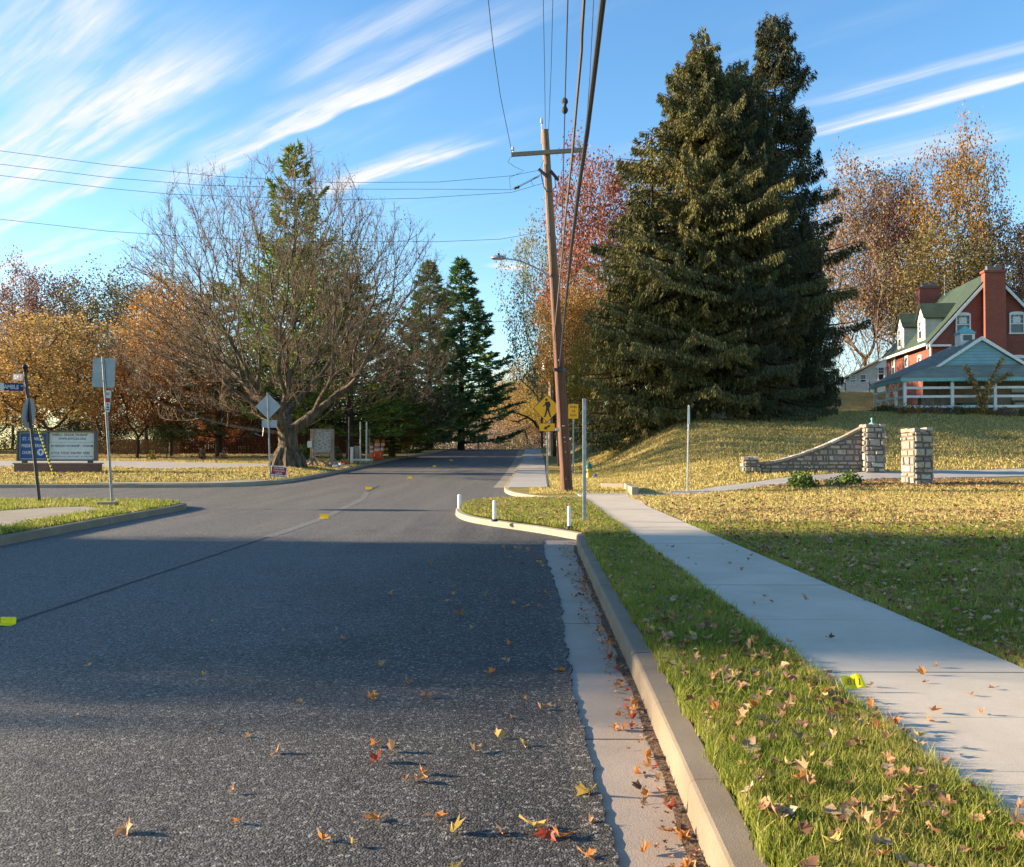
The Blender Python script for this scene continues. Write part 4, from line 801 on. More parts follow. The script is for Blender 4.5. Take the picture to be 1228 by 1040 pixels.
# ------------------------------------------------------------------ stonework
def stones(mb, o, ux, uz, n, w, zf, row=.17, seed=1, top=None):
    """rough coursed stones on a wall face. o origin, ux along, n outward, zf(u)->height"""
    r = random.Random(seed); z = 0.0; hmax = max(zf(0), zf(w / 2), zf(w)) if True else 0
    while z < hmax - .03:
        h = r.uniform(.6, 1.5) * row; u = -r.uniform(0, .1)
        while u < w:
            l = r.uniform(.55, 2.3) * row * 1.1; a, c_ = max(u, 0), min(u + l, w)
            if c_ - a > .03:
                lim = min(zf(a), zf(c_)); hh = min(z + h, lim) - z
                if hh > .03:
                    g = .014; dep = r.uniform(.015, .065); jt = lambda: r.uniform(0, .035); q = [(a + g + jt(), z + g + jt()), (c_ - g - jt() * .6, z + g + jt()), (c_ - g - jt(), z + hh - g - jt()), (a + g + jt() * .6, z + hh - g - jt())]
                    base = [o + ux * p[0] + uz * p[1] - n * .03 for p in q]; cx_ = (q[0][0] + q[2][0]) / 2; cz2 = (q[0][1] + q[2][1]) / 2
                    mid = [o + ux * p[0] + uz * p[1] + n * dep * .7 for p in q]; tp_ = [o + ux * (cx_ + (p[0] - cx_) * .82) + uz * (cz2 + (p[1] - cz2) * .8) + n * (dep + r.uniform(0, .012)) for p in q]
                    mb.add(base + mid + tp_, [(0, 1, 5, 4), (1, 2, 6, 5), (2, 3, 7, 6), (3, 0, 4, 7), (4, 5, 9, 8), (5, 6, 10, 9), (6, 7, 11, 10), (7, 4, 8, 11), (8, 9, 10, 11)])
            u += l
        z += h
def pillar(st, c, w, d, h, rz, seed, row=.19):
    MB().box(c + Vector((0, 0, h / 2 - .1)), (w - .02, d - .02, h + .18), None).build('mortar_core', M['mortar'], st)
    mb = MB()
    for (ox, oy, ux, n, ww) in ((-w / 2, -d / 2, (1, 0, 0), (0, -1, 0), w), (w / 2, -d / 2, (0, 1, 0), (1, 0, 0), d), (w / 2, d / 2, (-1, 0, 0), (0, 1, 0), w), (-w / 2, d / 2, (0, -1, 0), (-1, 0, 0), d)):
        stones(mb, c + Vector((ox, oy, 0)), Vector(ux), Vector((0, 0, 1)), Vector(n), ww, lambda u: h, row * 1.15, seed); seed += 1
    mb.build('stones', M['stone'], st, clean=True)
    r = random.Random(seed); cp_ = MB()
    for i in range(3):
        for j in range(2): cp_.box(c + Vector(((i - 1) * w * .35, (j - .5) * d * .52, h + .04 + r.uniform(-.02, .03))), (w * .36 * r.uniform(.9, 1.1), d * .54 * r.uniform(.9, 1.1), .13), Matrix.Rotation(r.uniform(-.1, .1), 3, 'X') @ Matrix.Rotation(r.uniform(-.2, .2), 3, 'Z'))
    cp_.build('cap_stones', M['stone'], st, bevel=.02)
b = G(1100, 581, right_z); k = b.y / FPX; st = thing('stone_pillar', 'free standing rough stone gate pillar on the right of the driveway', 'stone pillar', b, rz=D2R(14)); pillar(st, Vector((0, 0, 0)), 25 * k, 24 * k, 63 * k, 0, 3)
b = G(1046, 566, right_z); k = b.y / FPX; st = thing('stone_wall', 'curved stone wing wall sweeping up to a gate pillar on the left of the driveway', 'stone wall', b, rz=D2R(-2)); pillar(st, Vector((0, 0, 0)), 22 * k, 22 * k, 53 * k, 0, 13)
L = 124 * k; x0 = -11 * k - L
prof = lambda u: (4 + 43 * (u / L) ** 1.55) * k + .15
gz = lambda u: float(right_z(b.x + x0 + u, b.y)) - b.z
mb = MB(); n_ = 24; us = [L * i / n_ for i in range(n_ + 1)]
mb.prism([(u, min(gz(u), 0) - .3) for u in us] + [(u, prof(u)) for u in reversed(us)], ((x0, .02, 0), (1, 0, 0), (0, 0, 1)), (0, .38, 0)); mb.build('mortar_core', M['mortar'], st, clean=True)
mb = MB(); stones(mb, Vector((x0, 0.03, -.12)), Vector((1, 0, 0)), Vector((0, 0, 1)), Vector((0, -1, 0)), L - .02, lambda u: prof(u) + .1, .17, 31); mb.build('stones', M['stone'], st, clean=True)
mb = MB(); r = random.Random(8); u = 0
while u < L - .05:
    l = r.uniform(.2, .45); e = min(u + l, L); zm = (prof(u) + prof(e)) / 2; sl2 = math.atan2(prof(e) - prof(u), e - u)
    mb.box((x0 + (u + e) / 2, .2, zm + .03 + r.uniform(0, .02)), (math.hypot(e - u, prof(e) - prof(u)) * .97, .5 + r.uniform(-.04, .04), .10), Matrix.Rotation(-sl2, 3, 'Y')); u = e
mb.build('coping', M['stone'], st, bevel=.015)
pillar(st, Vector((x0 - 8 * k, .15, gz(0) * .9 + .05)), 17 * k, 20 * k, 14 * k, 0, 23, .13)
mb = MB().lathe([(.16, 0), (.12, .05), (.03, .10), (.03, .22), (.07, .28), (.02, .36)], k=10).build('copper_finial', M['teal'], st, True); mb.location = (0, 0, 54 * k + .1); mb.scale = (.8, .8, .75)

# ------------------------------------------------------------------ houses
def quadset(mb, pts, th=None):
    """polygon in space with optional thickness vector"""
    pts = [Vector(p) for p in pts]; n = len(pts)
    if th is None: return mb.add(pts, [tuple(range(n))])
    t = Vector(th); return mb.add(pts + [p + t for p in pts], [tuple(range(n)), tuple(range(2 * n - 1, n - 1, -1))] + [(i, (i + 1) % n, n + (i + 1) % n, n + i) for i in range(n)])
def house_window(par, c, w, h, n, arch=False, dark=False):
    """sash window on a wall; n = outward normal along -Y ('y') or -X ('x')"""
    rot = 0 if n == 'y' else -math.pi / 2
    f = MB(); t = .09
    f.box((0, -.04, h / 2 - t / 2), (w, .1, t)); f.box((0, -.04, -h / 2 + t / 2), (w + .1, .14, t)); f.box((-w / 2 + t / 2, -.04, 0), (t, .098, h - 2 * t)); f.box((w / 2 - t / 2, -.04, 0), (t, .098, h - 2 * t)); f.box((0, -.035, 0), (w - 2 * t, .08, .07))
    for i in (-1, 1): f.box((i * w * .14, -.02, h * .22), (.025, .04, h * .4))
    f.box((0, -.02, h * .22), (w - 2 * t, .042, .025))
    if arch: f.prism([(w / 2 * math.cos(D2R(a)), .13 * math.sin(D2R(a))) for a in range(0, 181, 20)], ((0, .0, h / 2 + .002), (1, 0, 0), (0, 0, 1)), (0, -.09, 0))
    o = f.build('window', M['white'], par, clean=True); o.location = c; o.rotation_euler = (0, 0, rot)
    MB().box((0, .0, 0), (w - 2 * t + .01, .02, h - 2 * t + .01)).build('glass', M['glass'], o)
    if not dark: MB().box((0, .0, h * .2), (w * .5, .025, h * .3)).build('blind', M['sign_white'], o, loc=(0, -.001, 0))
    return o
HB = P(1118, 497, 62.0); HZ = float(right_z(29, 62)) - .1
hs_ = thing('brick_house', 'red brick house with green roof, end chimney and pale dormers behind the porch', 'house', (HB.x, 62.0, HZ), rz=D2R(-6))
ev = P(1118, 409, 62).z - HZ; WD, LN = 7.9, 10.5; rg = ev + 4.45; xm = WD / 2
mb = MB(); quadset(mb, [(0, 0, -1), (WD, 0, -1), (WD, 0, ev), (xm, 0, rg), (0, 0, ev)], (0, LN, 0)); mb.build('brick_walls', M['brick'], hs_, clean=True)
mb = MB(); ov = .32
for s_ in (0, 1):
    a = Vector((xm, -ov, rg + .16)); e = Vector((-.38 if s_ == 0 else WD + .38, -ov, ev - .28)); a2, e2 = a + Vector((0, LN + 2 * ov, 0)), e + Vector((0, LN + 2 * ov, 0)); quadset(mb, [a, e, e2, a2], (0, 0, .14))
mb.build('roof', M['shingle_green'], hs_, clean=True)
mb = MB()
for s_ in (0, 1):
    a = Vector((xm, -ov - .03, rg + .12)); e = Vector((-.42 if s_ == 0 else WD + .42, -ov - .03, ev - .34)); quadset(mb, [a, e, e - Vector((0, 0, .26)), a - Vector((0, 0, .26))], (0, .1, 0))
mb.box((-.45, LN / 2, ev - .26), (.14, LN + .6, .18)); mb.box((.45, -.2, ev - .36), (1.4, .42, .14)); mb.build('white_trim', M['white'], hs_, clean=True)
MB().tube([(-.1, -.08, ev - .4), (-.1, -.08, -.5)], .06, 6).build('downpipe', M['white'], hs_)
def chimney(x, y, w, d, z0, z1, par, nm='chimney'):
    c_ = MB().box((x, y, (z0 + z1) / 2), (w, d, z1 - z0)).box((x, y, z1 + .02), (w + .14, d + .14, .16)).build(nm, M['brick'], par, bevel=.01)
    MB().box((x, y, z1 + .2), (w * .7, d * .7, .18)).box((x - w * .2, y, z1 + .36), (w * .3, d * .5, .14)).box((x + w * .22, y, z1 + .36), (w * .3, d * .5, .14)).build('chimney_cap', M['bronze'], c_); return c_
lz = lambda px, py, y: P(px, py, 62 + y).z - HZ
chimney(xm + .0, -.30, 1.34, .6, -1, lz(1190, 329, 0), hs_); chimney(xm - .9, LN - .7, 1.6, .8, ev, lz(1132, 349, LN), hs_)
MB().tube([(xm - .2, LN - 2.2, rg), (xm - .2, LN - 2.2, rg + 1.6)], .025, 5).tube([(xm - .9, LN - 2.2, rg + 1.4), (xm + .5, LN - 2.2, rg + 1.45)], .018, 5).tube([(xm - .5, LN - 2.2, rg + 1.15), (xm + .1, LN - 2.2, rg + 1.2)], .018, 5).build('aerial', M['galv'], hs_)
wz = lz(1160, 390, 0)
house_window(hs_, (xm - 1.9, -.01, wz), .98, 1.4, 'y', True); house_window(hs_, (xm + 1.32 + .25, -.01, wz), .98, 1.4, 'y', True); house_window(hs_, (xm + 1.6, -.01, wz - 3.0), 1.15, 1.5, 'y', True); house_window(hs_, (xm - 2.2, -.01, wz - 3.0), 1.1, 1.5, 'y', True)
for yy in (2.3, 5.2, 8.4): house_window(hs_, (-.01, yy, lz(1100, 440, yy)), .85, 1.45, 'x', True)
# dormers on the left slope
for yy in (1.9, 6.6):
    w_, x_f = 1.5, -.05; z0 = ev + .05; zt_ = z0 + 1.95; d = MB()
    sl3 = (rg - ev) / xm; xr_ = lambda z: (z - ev) / sl3
    quadset(d, [(x_f, yy - w_ / 2, z0), (x_f, yy + w_ / 2, z0), (x_f, yy + w_ / 2, zt_ - .25), (x_f, yy, zt_ + .75), (x_f, yy - w_ / 2, zt_ - .25)], (.06, 0, 0)); dm = d.build('dormer', M['white'], hs_, clean=True)
    d = MB()
    for sg in (-1, 1): quadset(d, [(x_f + .07, yy + sg * w_ / 2, z0 - .1), (x_f + .07, yy + sg * w_ / 2, zt_ - .2), (xr_(zt_) + .3, yy + sg * w_ / 2, zt_ - .2)], (0, -sg * .05, 0))
    d.build('dormer_cheek', M['siding'], dm, clean=True)
    d = MB()
    for sg in (-1, 1): quadset(d, [(x_f - .15, yy, zt_ + .82), (x_f - .15, yy + sg * (w_ / 2 + .18), zt_ - .32), (xr_(zt_) + .4, yy + sg * (w_ / 2 + .18), zt_ - .32), (xr_(zt_ + .8) + .4, yy, zt_ + .82)], (0, 0, .08))
    d.build('dormer_roof', M['shingle_green'], dm, clean=True)
    house_window(dm, (x_f - .01, yy, z0 + .92), .8, 1.35, 'x')
# wing at the right
mb = MB(); quadset(mb, [(WD + .1, 3.5, -1), (WD + 6, 3.5, -1), (WD + 6, 3.5, ev + .6), (WD + .1, 3.5, ev + .6)], (0, 6, 0)); mb.build('wing', M['siding'], hs_, clean=True)
mb = MB(); quadset(mb, [(WD - 1, 3.1, ev + .5), (WD + 6.3, 3.1, ev + .5), (WD + 6.3, 6.5, ev + 3.0), (WD - 1, 6.5, ev + 3.0)], (0, 0, .14)); quadset(mb, [(WD - 1, 9.9, ev + .5), (WD + 6.3, 9.9, ev + .5), (WD + 6.3, 6.52, ev + 3.0), (WD - 1, 6.52, ev + 3.0)], (0, 0, .13)); mb.build('wing_roof', M['shingle_green'], hs_, clean=True)

# porch pavilion
PB = P(1085, 497, 52.0); PZ = float(right_z(25, 53)) - .05
pv = thing('porch_pavilion', 'open pavilion with teal gable and grey roof in front of the brick house', 'pavilion', (PB.x, 52.0, PZ), rz=D2R(-5))
ez = P(1085, 455, 52).z - PZ; PW, PD = 9.6, 5.6
posts = [(0, 0), (2.62, 0), (4.95, 0), (7.1, 0), (PW, 0), (0, PD * .28), (0, PD * .56), (0, PD)]
for x, y in posts: MB().box((x, y, ez / 2 - .3), (.17, .17, ez + .6)).build('post', M['white'], pv, bevel=.01)
for zz in (.32, .90, 1.40):
    for i, (xa_, xb_) in enumerate(((.09, 2.53), (2.71, 4.86), (5.04, 7.01), (7.19, PW - .09))): MB().box(((xa_ + xb_) / 2, 0, zz), (xb_ - xa_, .06, .14)).build('rail', M['white'], pv)
    for (ya, yb) in ((.09, PD * .28 - .09), (PD * .28 + .09, PD * .56 - .09), (PD * .56 + .09, PD - .09)): MB().box((0, (ya + yb) / 2, zz), (.06, yb - ya, .14)).build('rail', M['white'], pv)
gz_ = P(1128, 438, 52).z - PZ; az_ = P(1178, 412, 52).z - PZ; o_ = .28; xr = PW / 2 - .05
mb = MB(); tH = (0, 0, .1)
quadset(mb, [(-o_, -o_, ez + .02), (PW + o_, -o_, ez + .02), (PW - 2.4, 1.35, gz_ + .02), (2.4, 1.35, gz_ + .02)], tH)
quadset(mb, [(-o_, -o_, ez + .02), (2.0, 1.35, gz_ + .02), (xr, 1.35, az_ + .35), (xr, PD + .3, az_ + .35), (-o_, PD + .3, ez + .02)][0:1] + [(2.4, 1.3, gz_ + .06), (xr, 1.3, az_ + .38), (xr, PD + .3, az_ + .38), (-o_, PD + .3, ez + .02)], tH)
quadset(mb, [(PW + o_, -o_, ez + .02), (PW + o_, PD + .3, ez + .02), (xr, PD + .3, az_ + .38), (xr, 1.3, az_ + .38), (PW - 2.4, 1.3, gz_ + .06)], tH)
mb.build('roof', M['shingle_gray'], pv, clean=True)
mb = MB(); quadset(mb, [(2.4, 1.34, gz_), (PW - 2.5, 1.34, gz_), (xr, 1.34, az_ + .3)], (0, .08, 0)); mb.build('gable', M['siding_teal'], pv, clean=True)
mb = MB()
for sg, xe in ((-1, 2.15), (1, PW - 2.2)): quadset(mb, [(xr, 1.12, az_ + .52), (xe, 1.12, gz_ + .02), (xe, 1.12, gz_ - .15), (xr, 1.12, az_ + .3)], (0, .12, 0))
mb.build('gable_trim', M['white'], pv, clean=True)
mb = MB(); n_ = 60
for i in range(n_): x = -o_ + (PW + 2 * o_) * i / n_; mb.prism([(0, 0), (.168, 0), (.168, -.16), (.084, -.24), (0, -.16)], ((x, -o_ - .02, ez + .05), (1, 0, 0), (0, 0, 1)), (0, .03, 0))
for i in range(42): y = -o_ + (PD + o_ + .3) * i / 42; mb.prism([(0, 0), (.176, 0), (.176, -.16), (.088, -.24), (0, -.16)], ((-o_ - .02, y, ez + .05), (0, 1, 0), (0, 0, 1)), (.03, 0, 0))
mb.build('valance', M['teal'], pv, clean=True)
cu = MB().box((xr - .1, 3.4, az_ + .55), (.85, .85, .75)); c_ = cu.build('cupola', M['white'], pv, bevel=.02); MB().box((xr - .1, 2.96, az_ + .66), (.5, .03, .32)).build('louvre', M['bronze'], c_)
MB().lathe([(.72, 0), (.05, .5)], k=4).build('cupola_roof', M['teal'], c_, loc=(xr - .1, 3.4, az_ + .93)).rotation_euler = (0, 0, math.pi / 4)
mb = MB().box((5.8, 3.0, .9), (7.5, .12, 2.6)).box((5.0, 1.5, -.15), (9.4, 3.2, .2)); mb.build('back_wall', M['siding_brown'], pv)
MB().box((3.3, 2.88, .9), (.9, .1, 2.0)).build('door', M['wood_gray'], pv); MB().box((7.6, 2.92, 1.1), (1.0, .08, 1.2)).build('dark_window', M['glass'], pv)
for nm, lab, c, dd, m_ in (('crate', 'tan wooden crate under the porch roof near its first front post', (2.1, 1.6, .45), (1.5, .6, 1.1), 'wood_gray'), ('planter_box', 'reddish planter box low behind the porch rails', (2.0, .8, .15), (1.1, .5, .5), 'brick_sign'), ('storage_bench', 'dark green storage bench behind the middle porch rails', (4.2, .9, .2), (1.8, .6, .6), 'hydrant_g'), ('garden_urn', 'white garden container at the far right of the porch', (7.8, .8, .3), (.5, .5, .8), 'sign_white')):
    o = MB().box((0, 0, 0), dd).box((0, 0, dd[2] / 2 + .03), (dd[0] + .06, dd[1] + .06, .06)).build(nm, M[m_], None, bevel=.02); R_ = Matrix.Rotation(D2R(-5), 3, 'Z') @ Vector(c); o.location = Vector((PB.x, 52, PZ)) + R_; o.rotation_euler = (0, 0, D2R(-5)); tag(o, lab, nm.replace('_', ' '))

# pale house behind the brick one
HB2 = P(1008, 475, 86); z_ = float(right_z(HB2.x, 86)) - .3; wh_ = thing('white_house', 'pale weathered house with a grey sloping roof left of the brick house', 'house', (HB2.x, 86, z_), rz=D2R(-16))
zz = lambda px, py: P(px, py, 86).z - z_
e1, e2 = zz(1010, 455), zz(1075, 425); W2 = 8.6
mb = MB(); quadset(mb, [(0, 0, -.5), (W2, 0, -.5), (W2, 0, zz(1074, 400)), (W2 * .55, 0, zz(1045, 425)), (0, 0, e1 - .3)], (0, 7, 0)); mb.build('walls', M['siding'], wh_, clean=True)
mb = MB(); quadset(mb, [(-.6, -.5, e1 - .45), (W2 * .55, -.5, zz(1045, 425)), (W2 * .55, 7.3, zz(1045, 425)), (-.6, 7.3, e1 - .45)], (0, 0, .16)); quadset(mb, [(W2 * .52, -.5, zz(1045, 430)), (W2 + .2, -.5, zz(1075, 388)), (W2 + .2, 7.3, zz(1075, 388)), (W2 * .52, 7.3, zz(1045, 430))], (0, 0, .16)); mb.build('roof', M['shingle_gray'], wh_, clean=True)
for x in (1.1, 2.0, 3.6, 4.5, 5.4, 6.6, 7.3): house_window(wh_, (x, -.02, zz(1040, 452) - (.3 if x < 3 else -.2)), .62, 1.3 if x > 3 else 1.0, 'y', False, True)
MB().prism([(3.0, 0), (5.9, 0), (4.45, 1.3)], ((0, -.12, zz(1040, 442)), (1, 0, 0), (0, 0, 1)), (0, .1, 0)).build('gable_trim', M['white'], wh_)
# white picket fence
pb = P(983, 477, 74); pb.z = float(right_z(pb.x, 74)) - .1; st = thing('picket_fence', 'low white picket fence on the rise between the spruces and the pale house', 'picket fence', pb)
mb = MB(); 
for i in range(34): mb.prism([(-.04, 0), (.04, 0), (.04, .8), (0, .9), (-.04, .8)], ((i * .13, i * .02, 0), (1, 0, 0), (0, 0, 1)), (0, .025, 0))
mb.build('pickets', M['white'], st); MB().tube([(-.05, .04, .25), (4.4, .72, .25)], .03, 4).tube([(-.05, .04, .65), (4.4, .72, .65)], .03, 4).build('rails', M['white'], st)
for i in (0, 17, 33): MB().box((i * .13, i * .02 + .06, .5), (.12, .12, 1.15)).build('post', M['white'], st)
# statue or folded chair by the spruces
b = G(955, 497, right_z); k = b.y / FPX; o = MB().lathe([(.22, 0), (.2, .3), (.12, .6), (.09, .75), (.12, .85), (.09, 1.0), (.02, 1.05)], k=12).build('garden_statue', M['alu'], None, True); o.location = b; tag(o, 'small pale garden statue at the right foot of the spruces', 'statue')
b = G(977, 491, right_z); st = thing('wooden_chair', 'dark slatted garden chair at the right edge of the spruces', 'garden chair', b, rz=.5)
MB().box((0, 0, .42), (.5, .5, .05)).build('seat', M['bark_dark'], st); MB().box((0, .24, .75), (.5, .04, .6)).build('backrest', M['bark_dark'], st)
for x in (-.22, .22):
    for y in (-.22, .22): MB().box((x, y, .2), (.05, .05, .42)).build('leg', M['bark_dark'], st)
b = G(862, 502, right_z); r = random.Random(2); mb = MB()
for i in range(7): mb.lathe([(.02, -.1), (r.uniform(.2, .35), 0), (r.uniform(.15, .25), r.uniform(.15, .3)), (.03, r.uniform(.3, .42))], (r.uniform(-.7, .7), r.uniform(-.3, .3), 0), 7)
o = mb.build('rock_pile', M['stone'], None); o.location = b; tag(o, 'pale boulder heap under the middle of the spruces', 'rocks')

# fences on the left
def board_fence(px0, px1, yg0, yg1, yt0, yt1, Y, mat, lab):
    a, c_ = P(px0, yg0, Y), P(px1, yg1, Y); a.z -= .25; c_.z -= .25; st = thing('board_fence', lab, 'fence', a); v = c_ - a; L_ = v.length; n_ = int(L_ / .145); mb = MB(); rr = random.Random(px0)
    h0, h1 = (yg0 - yt0) * Y / FPX + .25, (yg1 - yt1) * Y / FPX + .25
    for i in range(n_): p = v * (i / n_); h = h0 + (h1 - h0) * i / n_ + rr.uniform(-.03, .03); mb.box((p.x, rr.uniform(-.01, .01), p.z + h / 2), (.128, .022, h))
    mb.build('boards', M[mat], st); nn = int(L_ / 2.6)
    for i in range(nn + 1): p = v * (i / nn); MB().box((p.x, .08, p.z + h0 / 2), (.11, .11, h0 + .1)).build('post', M[mat], st)
    for zz2 in (.35, 1.2): MB().tube([Vector((0, .05, zz2)), v + Vector((0, .05, zz2))], .04, 4).build('rail', M[mat], st)
board_fence(-60, 75, 559, 557, 544, 542, 78, 'wood_tan', 'low tan board fence behind the church sign, left stretch')
board_fence(108, 215, 546, 546, 528, 526, 76, 'wood_tan', 'tan board fence right of the church sign')
board_fence(205, 480, 546, 541, 519, 511, 78, 'wood_red', 'long dark red brown board fence behind the bare tree')

# ------------------------------------------------------------------ trees
def segs(P0, P1, R0, R1, k):
    P0, P1 = np.asarray(P0, float), np.asarray(P1, float); n = len(P0)
    d = P1 - P0; L_ = np.linalg.norm(d, axis=1, keepdims=True) + 1e-9; d = d / L_; P0 = P0 - d * (np.asarray(R0)[:, None] * .25); P1 = P1 + d * (np.asarray(R1)[:, None] * .25)
    ref = np.where(np.abs(d[:, 2:3]) < .9, np.array([[0, 0, 1.]]), np.array([[1., 0, 0]])); a = np.cross(d, ref); a /= np.linalg.norm(a, axis=1, keepdims=True); b = np.cross(d, a)
    th = np.arange(k) * 2 * np.pi / k; ring = a[:, None] * np.cos(th)[None, :, None] + b[:, None] * np.sin(th)[None, :, None]
    v = np.concatenate([P0[:, None] + ring * np.asarray(R0)[:, None, None], P1[:, None] + ring * np.asarray(R1)[:, None, None]], 1).reshape(-1, 3)
    j = np.arange(k); q = np.stack([j, (j + 1) % k, k + (j + 1) % k, k + j], 1); return v, (q[None] + (np.arange(n) * 2 * k)[:, None, None]).reshape(-1, 4)
def cat(parts):
    vs, fs, o = [], [], 0
    for v, f in parts: vs.append(v); fs.append(f + o); o += len(v)
    return np.concatenate(vs), np.concatenate(fs)
def skeleton(seed, root, trunk_h, targets, bf=.45, step=.5, r_tip=.012, p=2.35, wob=.12, lift=.15):
    """branching grown towards target points, tree-wise; returns parents, positions, radii"""
    rng = np.random.default_rng(seed); pos = [np.array(root, float)]; par = [-1]; pl = [0.0]
    nt = max(2, int(trunk_h / .5)); 
    for i in range(nt): pos.append(np.array(root) + np.array([rng.normal(0, .02), rng.normal(0, .02), trunk_h * (i + 1) / nt])); par.append(len(pos) - 2); pl.append(0.0)
    top = pos[-1]; order = np.argsort(np.linalg.norm(targets - top, axis=1)); A = np.zeros((60000, 3)); PL = np.full(60000, 1e9); n = len(pos); A[:n] = pos; PL[:n] = 0; PL[:n - 1] = 1e9; PL[n - 1] = 0
    for t in targets[order]:
        d = np.linalg.norm(A[:n] - t, axis=1); c = d + bf * PL[:n] + .8 * np.maximum(0, A[:n, 2] - t[2]); i = int(np.argmin(c)); a = A[i].copy(); L_ = d[i]; k = max(1, int(L_ / step)); pi = i; off = rng.normal(0, wob * L_ * .5, 3); off[2] = -abs(lift) * L_ * .5 if lift > 0 else abs(lift) * L_ * .5
        for j in range(1, k + 1):
            s = j / k; q = a + (t - a) * s + off * math.sin(math.pi * s) * .6; A[n] = q; PL[n] = PL[pi] + np.linalg.norm(q - A[pi]); par.append(pi); pi = n; n += 1
            if n >= 59990: break
    par = np.array(par); A = A[:n].copy(); cnt = np.zeros(n); 
    isleaf = np.ones(n, bool); isleaf[par[par >= 0]] = False; rp = np.where(isleaf, r_tip ** p, 0.0)
    for i in range(n - 1, 0, -1): rp[par[i]] += rp[i]
    rad = rp ** (1 / p); ch = np.zeros((n, 3)); cw = np.zeros(n)
    for i in range(1, n): ch[par[i]] += A[i] * rp[i]; cw[par[i]] += rp[i]
    m = (cw > 0) & (par >= 0) & (np.arange(n) > nt)
    for _ in range(2):
        B = A.copy(); B[m] = .5 * A[m] + .25 * A[par[m]] + .25 * (ch[m] / cw[m][:, None]); A = B
    return par, A, rad, isleaf
def wood_mesh(name, par, A, rad, trunk_r=None, extra=None):
    i = np.arange(1, len(par)); r0, r1 = rad[par[i]].copy(), rad[i]; r0 = np.minimum(r0, r1 * 1.5 + .02); parts = []
    for lo, hi, k in ((0, .02, 3), (.02, .06, 4), (.06, .15, 6), (.15, 9, 10)):
        s = (r1 >= lo) & (r1 < hi)
        if s.any(): parts.append(segs(A[par[i[s]]], A[i[s]], r0[s], r1[s], k))
    if extra: parts += extra
    return mesh_np(name, *cat(parts))
def twigs(seed, par, A, rad, per, L_, r, up_=.5, rmax=.05, sub=2):
    """fine twig sprays along the thin wood"""
    rng = np.random.default_rng(seed); idx = np.where((rad < rmax) & (par >= 0))[0]; idx = np.repeat(idx, per); n = len(idx)
    a = A[idx]; d = A[idx] - A[par[idx]]; d /= np.linalg.norm(d, axis=1, keepdims=True) + 1e-9; d = d * .7 + rng.normal(0, .55, (n, 3)); d[:, 2] += up_; d /= np.linalg.norm(d, axis=1, keepdims=True)
    ln = L_ * rng.uniform(.5, 1.2, n)[:, None]; m = a + d * ln * .5 + rng.normal(0, .03, (n, 3)); d2 = d + rng.normal(0, .2, (n, 3)); d2[:, 2] += .25 * np.sign(up_); e = m + d2 * ln * .5; r_ = np.full(n, r)
    out = [segs(a, m, r_ * 1.3, r_, 3), segs(m, e, r_, r_ * .5, 3)]; ends = [m, e]
    if sub:
        for q in range(sub):
            d3 = d + rng.normal(0, .6, (n, 3)); d3 /= np.linalg.norm(d3, axis=1, keepdims=True); e2 = m + d3 * ln * .45; out.append(segs(m, e2, r_ * .8, r_ * .4, 3)); ends.append(e2)
    return out, np.concatenate(ends)
def leaf_quads(seed, c, size, jitter, droop=0.0, aspect=.8):
    rng = np.random.default_rng(seed); n = len(c); c = c + rng.normal(0, jitter, (n, 3)); a = rng.normal(0, 1, (n, 3)); a[:, 2] -= droop; a /= np.linalg.norm(a, axis=1, keepdims=True)
    b = np.cross(a, rng.normal(0, 1, (n, 3))); b /= np.linalg.norm(b, axis=1, keepdims=True) + 1e-9; s = size * rng.uniform(.6, 1.3, n)[:, None]; a = a * s; b = b * s * aspect * .5
    v = np.stack([c - a * .5, c + b - a * .05, c + a * .5, c - b - a * .05], 1).reshape(-1, 3); return v, np.arange(4 * n).reshape(-1, 4)
def env_points(seed, n, rx, rz_lo, rz_hi, cz, pw=.5, flat=None):
    """points in a crown: half ellipsoids above and below cz, denser near the skin"""
    rng = np.random.default_rng(seed); d = rng.normal(0, 1, (n, 3)); d /= np.linalg.norm(d, axis=1, keepdims=True); rr = rng.uniform(.12, 1, n) ** pw
    nb = 1 + .16 * np.sin(d[:, 0] * 5.1 + seed) * np.cos(d[:, 1] * 4.3 + seed * 2) + .10 * np.sin(d[:, 2] * 7 + seed); d = d * (rr * nb)[:, None]
    d[:, 0] *= rx; d[:, 1] *= rx; d[:, 2] = np.where(d[:, 2] > 0, d[:, 2] * rz_hi, d[:, 2] * rz_lo) + cz; return d
def leafy_proto(seed, H=12.0, rx=4.2, n_t=420, leaves=30, leaf=.20, trunk=2.4, jit=.34, base=2.4, rtip=.013, keep=1.0):
    leaf *= .68; leaves = int(leaves * 1.55)
    cz = H * .55; tg = env_points(seed, n_t, rx, cz - base, H - cz, cz); par, A, rad, lf = skeleton(seed, (0, 0, -.3), trunk, tg, .35, .5, rtip)
    ex, ends = twigs(seed + 1, par, A, rad, 1, .6, .006, .2, .035, 1); wm = wood_mesh('trunk', par, A, rad, extra=ex); rng = np.random.default_rng(seed + 3)
    c = ends[rng.random(len(ends)) < keep]; c = np.repeat(c, max(1, int(leaves * n_t / max(1, len(c)))), axis=0); v, q = leaf_quads(seed + 2, c, leaf, jit); return wm, mesh_np('crown', v, q), H, rx
PROTO = {}
PROTO['a'] = leafy_proto(11, leaves=64, n_t=460); PROTO['b'] = leafy_proto(23, H=12, rx=3.7, n_t=420, leaves=60, leaf=.19)
PROTO['sparse'] = leafy_proto(37, H=13, rx=3.6, n_t=380, leaves=22, leaf=.20, jit=.30, keep=.6); PROTO['c'] = leafy_proto(51, H=11, rx=4.6, n_t=400, leaves=60, leaf=.18, base=1.0, trunk=1.4)
